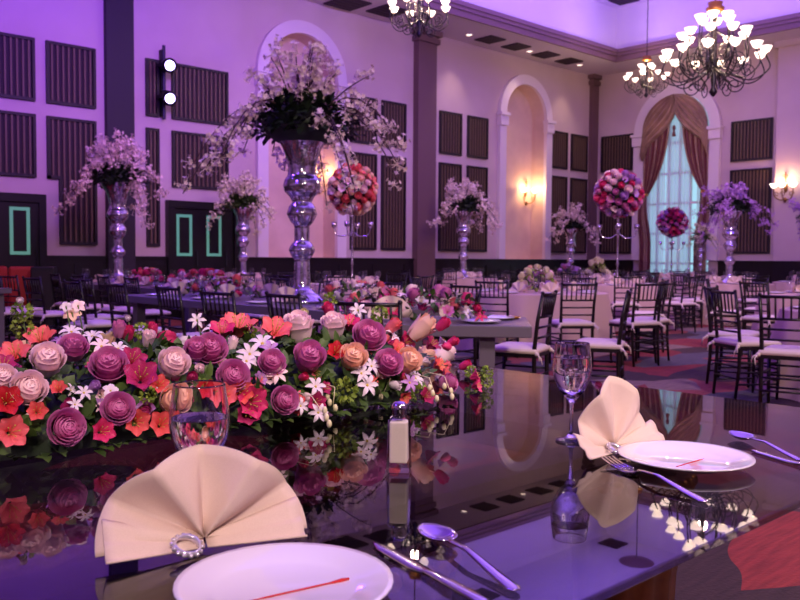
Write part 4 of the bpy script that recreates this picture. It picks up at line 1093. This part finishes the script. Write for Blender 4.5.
# others: (px, depth, R, n chairs, host)
def tower(x, y, z, s, cols, lab, blab):
    r = empty('candelabra', (x, y, z)); a = MB(); a.lathe([(0, 0), (.11, 0), (.11, .015), (.04, .03), (.018, .06), (.016, .3), (.03, .34), (.016, .38), (.014, .8), (.03, .84), (.02, .9), (.016, 1.1), (.05, 1.16), (0, 1.17)], 14); a.M = Matrix.Identity(4)
    a.build('stem', M_vase, r, True)
    for k in range(4):
        an = pi*k/2+.6; d = Vector((cos(an), sin(an), 0)); a = MB(); arm_tube(a, [Vector((0, 0, .86)), d*.12+Vector((0, 0, .78)), d*.26+Vector((0, 0, .80)), d*.30+Vector((0, 0, .92))], .009)
        a.lathe([(.01, .90), (.04, .93), (.045, 1.0), (.04, 1.0), (0, .94)], 10, (d.x*.30, d.y*.30, 0)); a.build('arm', M_vase, r, True)
    r.scale = (s,)*3; tag(r, lab, 'candelabra', 'silver candelabra stands')
    b = empty('flower_ball', (x, y, z+1.17*s)); R = .36*s; a = MB()
    for k in range(260): d = rv(1); leaf(a, Vector((0, 0, R*.95))+d*R*random.uniform(.7, .95), d+rv(.6), d, .08, .022)
    a.ball((0, 0, R*.95), R*.8, 12, 8); f_ = a.build('foliage', M_leafd, b, True); f_['kind'] = 'stuff'
    N = 95
    for k in range(N):
        zz_ = 1-2*(k+.5)/N; an = k*2.39996; q_ = sqrt(1-zz_*zz_); d = Vector((q_*cos(an), q_*sin(an), zz_))
        flower(random.choice(['rose', 'rose', 'plump', 'lily']), random.choice(cols), b, Vector((0, 0, R*.95))+d*R*1.0, d+rv(.2), random.uniform(.11, .155)*s)
    tag(b, blab, 'flower arrangement', 'flower balls on candelabra')
def far_table(px, dep, R, name, n, ph, ns=8, skip=(), g=True):
    q = PD(px, 285, dep); hs = 'at the '+name; gs = 'on the '+name
    round_table(q.x, q.y, R, 'round cloth-covered table, the '+name, mt=M_cloth)
    ringchairs(q.x, q.y, R+.42, n, ph, hs, skip); settings(q.x, q.y, R, gs, ns, ph+20, pl=g)
    return q
RT = [(PD(px, 285, d).x, PD(px, 285, d).y, r_) for px, d, r_ in ((352, 13.6, .8), (617, 15, .85), (671, 20.3, .75), (729, 16.3, .8), (700, 22.3, .7), (463, 19.6, .8), (570, 22.5, .75), (243, 16.2, .78), (597, 18.3, .75), (815, 17.5, .8))]+[(*R1, .92), (11.6, 4.3, .8)]
random.seed(21)
q = far_table(352, 13.6, .80, 'coral flower ball table', 7, 20)
tower(q.x, q.y, TZ, 1.0, ['coral', 'coral', 'peach', 'orange', 'blush', 'peach', 'blush'], 'silver candelabra stand under the coral and peach flower ball', 'coral and peach flower ball on a candelabra beside the violet niche')
q = far_table(617, 15.0, .85, 'big magenta ball table', 7, 10)
tower(q.x, q.y, TZ, 1.05, ['hot', 'mauve', 'lilac', 'blush', 'mauve', 'hot', 'blush'], 'silver candelabra stand under the big magenta flower ball', 'big magenta and lilac flower ball left of the draped window')
q = far_table(671, 20.3, .75, 'small magenta ball table', 6, 0)
tower(q.x, q.y, TZ, .88, ['magenta', 'hot', 'mauve', 'lilac', 'blush'], 'silver candelabra stand before the window sheers', 'small magenta flower ball in front of the window sheers')
q = far_table(729, 16.3, .80, 'lilac orchid vase table', 7, 15)
vase_set(q.x, q.y, TZ, .86, 'silver trumpet vase of lilac orchids right of the window', 'lilac orchid sprays in the silver vase right of the window', 20, .80, .62, 'lilac', 14, 4, 1.15)
q = far_table(700, 22.3, .70, 'small cream vase table', 5, 40)
vase_set(q.x, q.y, TZ, .62, 'smallest silver vase, before the right edge of the window', 'cream blossom spray before the right window edge', 14, .50, .5, 'cream', 15, 3, .9, leafd=M_leaf, nleaf=200)
q = far_table(463, 19.6, .80, 'warm niche vase table', 7, 5)
vase_set(q.x, q.y, TZ, .98, 'silver trumpet vase left of the warm arched niche', 'mauve-white blossom branches left of the warm arched niche', 20, .98, .80, 'blush', 16, 4, 1.35)
q = far_table(570, 22.5, .75, 'room corner table', 6, 25)
vase_set(q.x, q.y, TZ, .78, 'silver trumpet vase nearest the room corner', 'mauve-white blossom branches nearest the room corner', 16, .75, .68, 'blush', 17, 4, 1.2)
low_bouquet(q.x-.35, q.y-.2, TZ, 0, .6, .5, .28, 14, ['lilac', 'lilac', 'mauve'], 'violet hydrangea bouquet on the table nearest the corner', sz=(.12, .18))
q = far_table(243, 16.2, .78, 'double doors table', 6, 30)
vase_set(q.x, q.y, TZ, .87, 'silver trumpet vase in front of the double doors', 'cream blossom branches with bright leaves before the double doors', 18, .68, .72, 'cream', 18, 4, 1.2, leafd=M_leaf)
q = far_table(597, 18.3, .75, 'yellow bouquet table', 5, 50)
low_bouquet(q.x, q.y, TZ, 0, .42, .42, .38, 12, ['cream', 'cream'], 'small yellow-cream bouquet on a far table left of the window', green=M_lime, sz=(.14, .18))
q = far_table(815, 17.5, .8, 'right photo edge table', 6, 20)
vase_set(q.x, q.y, TZ, .80, 'silver vase cut off by the right photo edge', 'lilac blossom spray cut off by the right photo edge', 14, .7, .6, 'lilac', 19, 4, 1.15)
random.seed(31)
# right foreground round table and its chairs
R3 = (8.12, 2.55); h7 = 'at the cut-off right table'
round_table(*R3, .80, 'round blush-clothed table cut off by the right photo edge')
settings(*R3, .80, 'on the cut-off right table', 6, 0)
chair(7.22, 3.32, -34, h7); chair(6.72, 2.74, 14, h7); chair(7.9, 3.75, -80, h7)
R7 = (11.6, 4.3); h8 = 'at the dim right table'
round_table(*R7, .80, 'dim round table behind the cut-off right table')
settings(*R7, .80, 'on the dim right table', 6, 0); ringchairs(*R7, 1.22, 7, 12, h8)

# ------------------------------------------------------------ far left oddments
q = PZ(44, 300, 0); q = PD(44, 280, 12.6)
r = empty('loudspeaker', (q.x, q.y, 0)); a = MB(); a.box(-.16, -.15, 0, .16, .15, 1.02); bevel(a.build('cabinet', M_black, r), .015)
a = MB(); a.box(-.14, -.165, .06, .14, -.15, .96); a.build('grille', M_pframe, r); r.rotation_euler = (0, 0, radians(-30)); tag(r, 'black floor loudspeaker by the left wall near the double exit', 'loudspeaker')
for px, nm in ((-4, 'left'), (24, 'right')):
    q = PD(px, 280, 13.2 if px == -4 else 12.9); r = empty('upholstered_chair', (q.x, q.y, 0), radians(-25))
    a = MB(); a.box(-.19, -.22, .38, .19, .22, .50); bevel(a.build('seat', M_red, r), .04)
    a = MB(); a.box(-.19, -.26, .45, .19, -.17, 1.02); bevel(a.build('backrest', M_red, r), .04)
    for sx in (-1, 1):
        for sy in (-1, 1): a = MB(); a.tube([(sx*.16, sy*.18, .001), (sx*.16, sy*.18, .40)], .018); a.build('leg', M_black, r)
    tag(r, 'red upholstered chair by the far left doorway, %s of the pair' % nm, 'chair', 'red upholstered chairs')
for px, dd in ((22, 11.2), (6, 10.6)): q = PD(px, 290, dd); chair(q.x, q.y, 20, 'by the red seats')
q = PD(-68, 320, 6.5); r = empty('side_table', (q.x, q.y, 0), radians(20)); a = MB(); a.box(-.4, -.3, .02, .4, .3, .88); a.box(-.44, -.34, .88, .44, .34, .92); a.build('cabinet', M_grey, r)
tag(r, 'blue-grey service cabinet cut off by the left photo edge', 'cabinet')

# ------------------------------------------------------------ finish the labels of repeats
bpy.context.view_layer.update()
ORD = ['first', 'second', 'third', 'fourth', 'fifth', 'sixth', 'seventh', 'eighth', 'ninth', 'tenth', 'eleventh', 'twelfth', 'thirteenth', 'fourteenth', 'fifteenth', 'sixteenth', 'seventeenth', 'eighteenth', 'nineteenth', 'twentieth']
for (pre, host), L in REG.items():
    L.sort(key=lambda o: proj(o.matrix_world.translation)[0])
    for k, o in enumerate(L):
        o['label'] = '%s %s' % (pre, host) if len(L) == 1 else '%s, %s from left %s' % (pre, ORD[k], host)
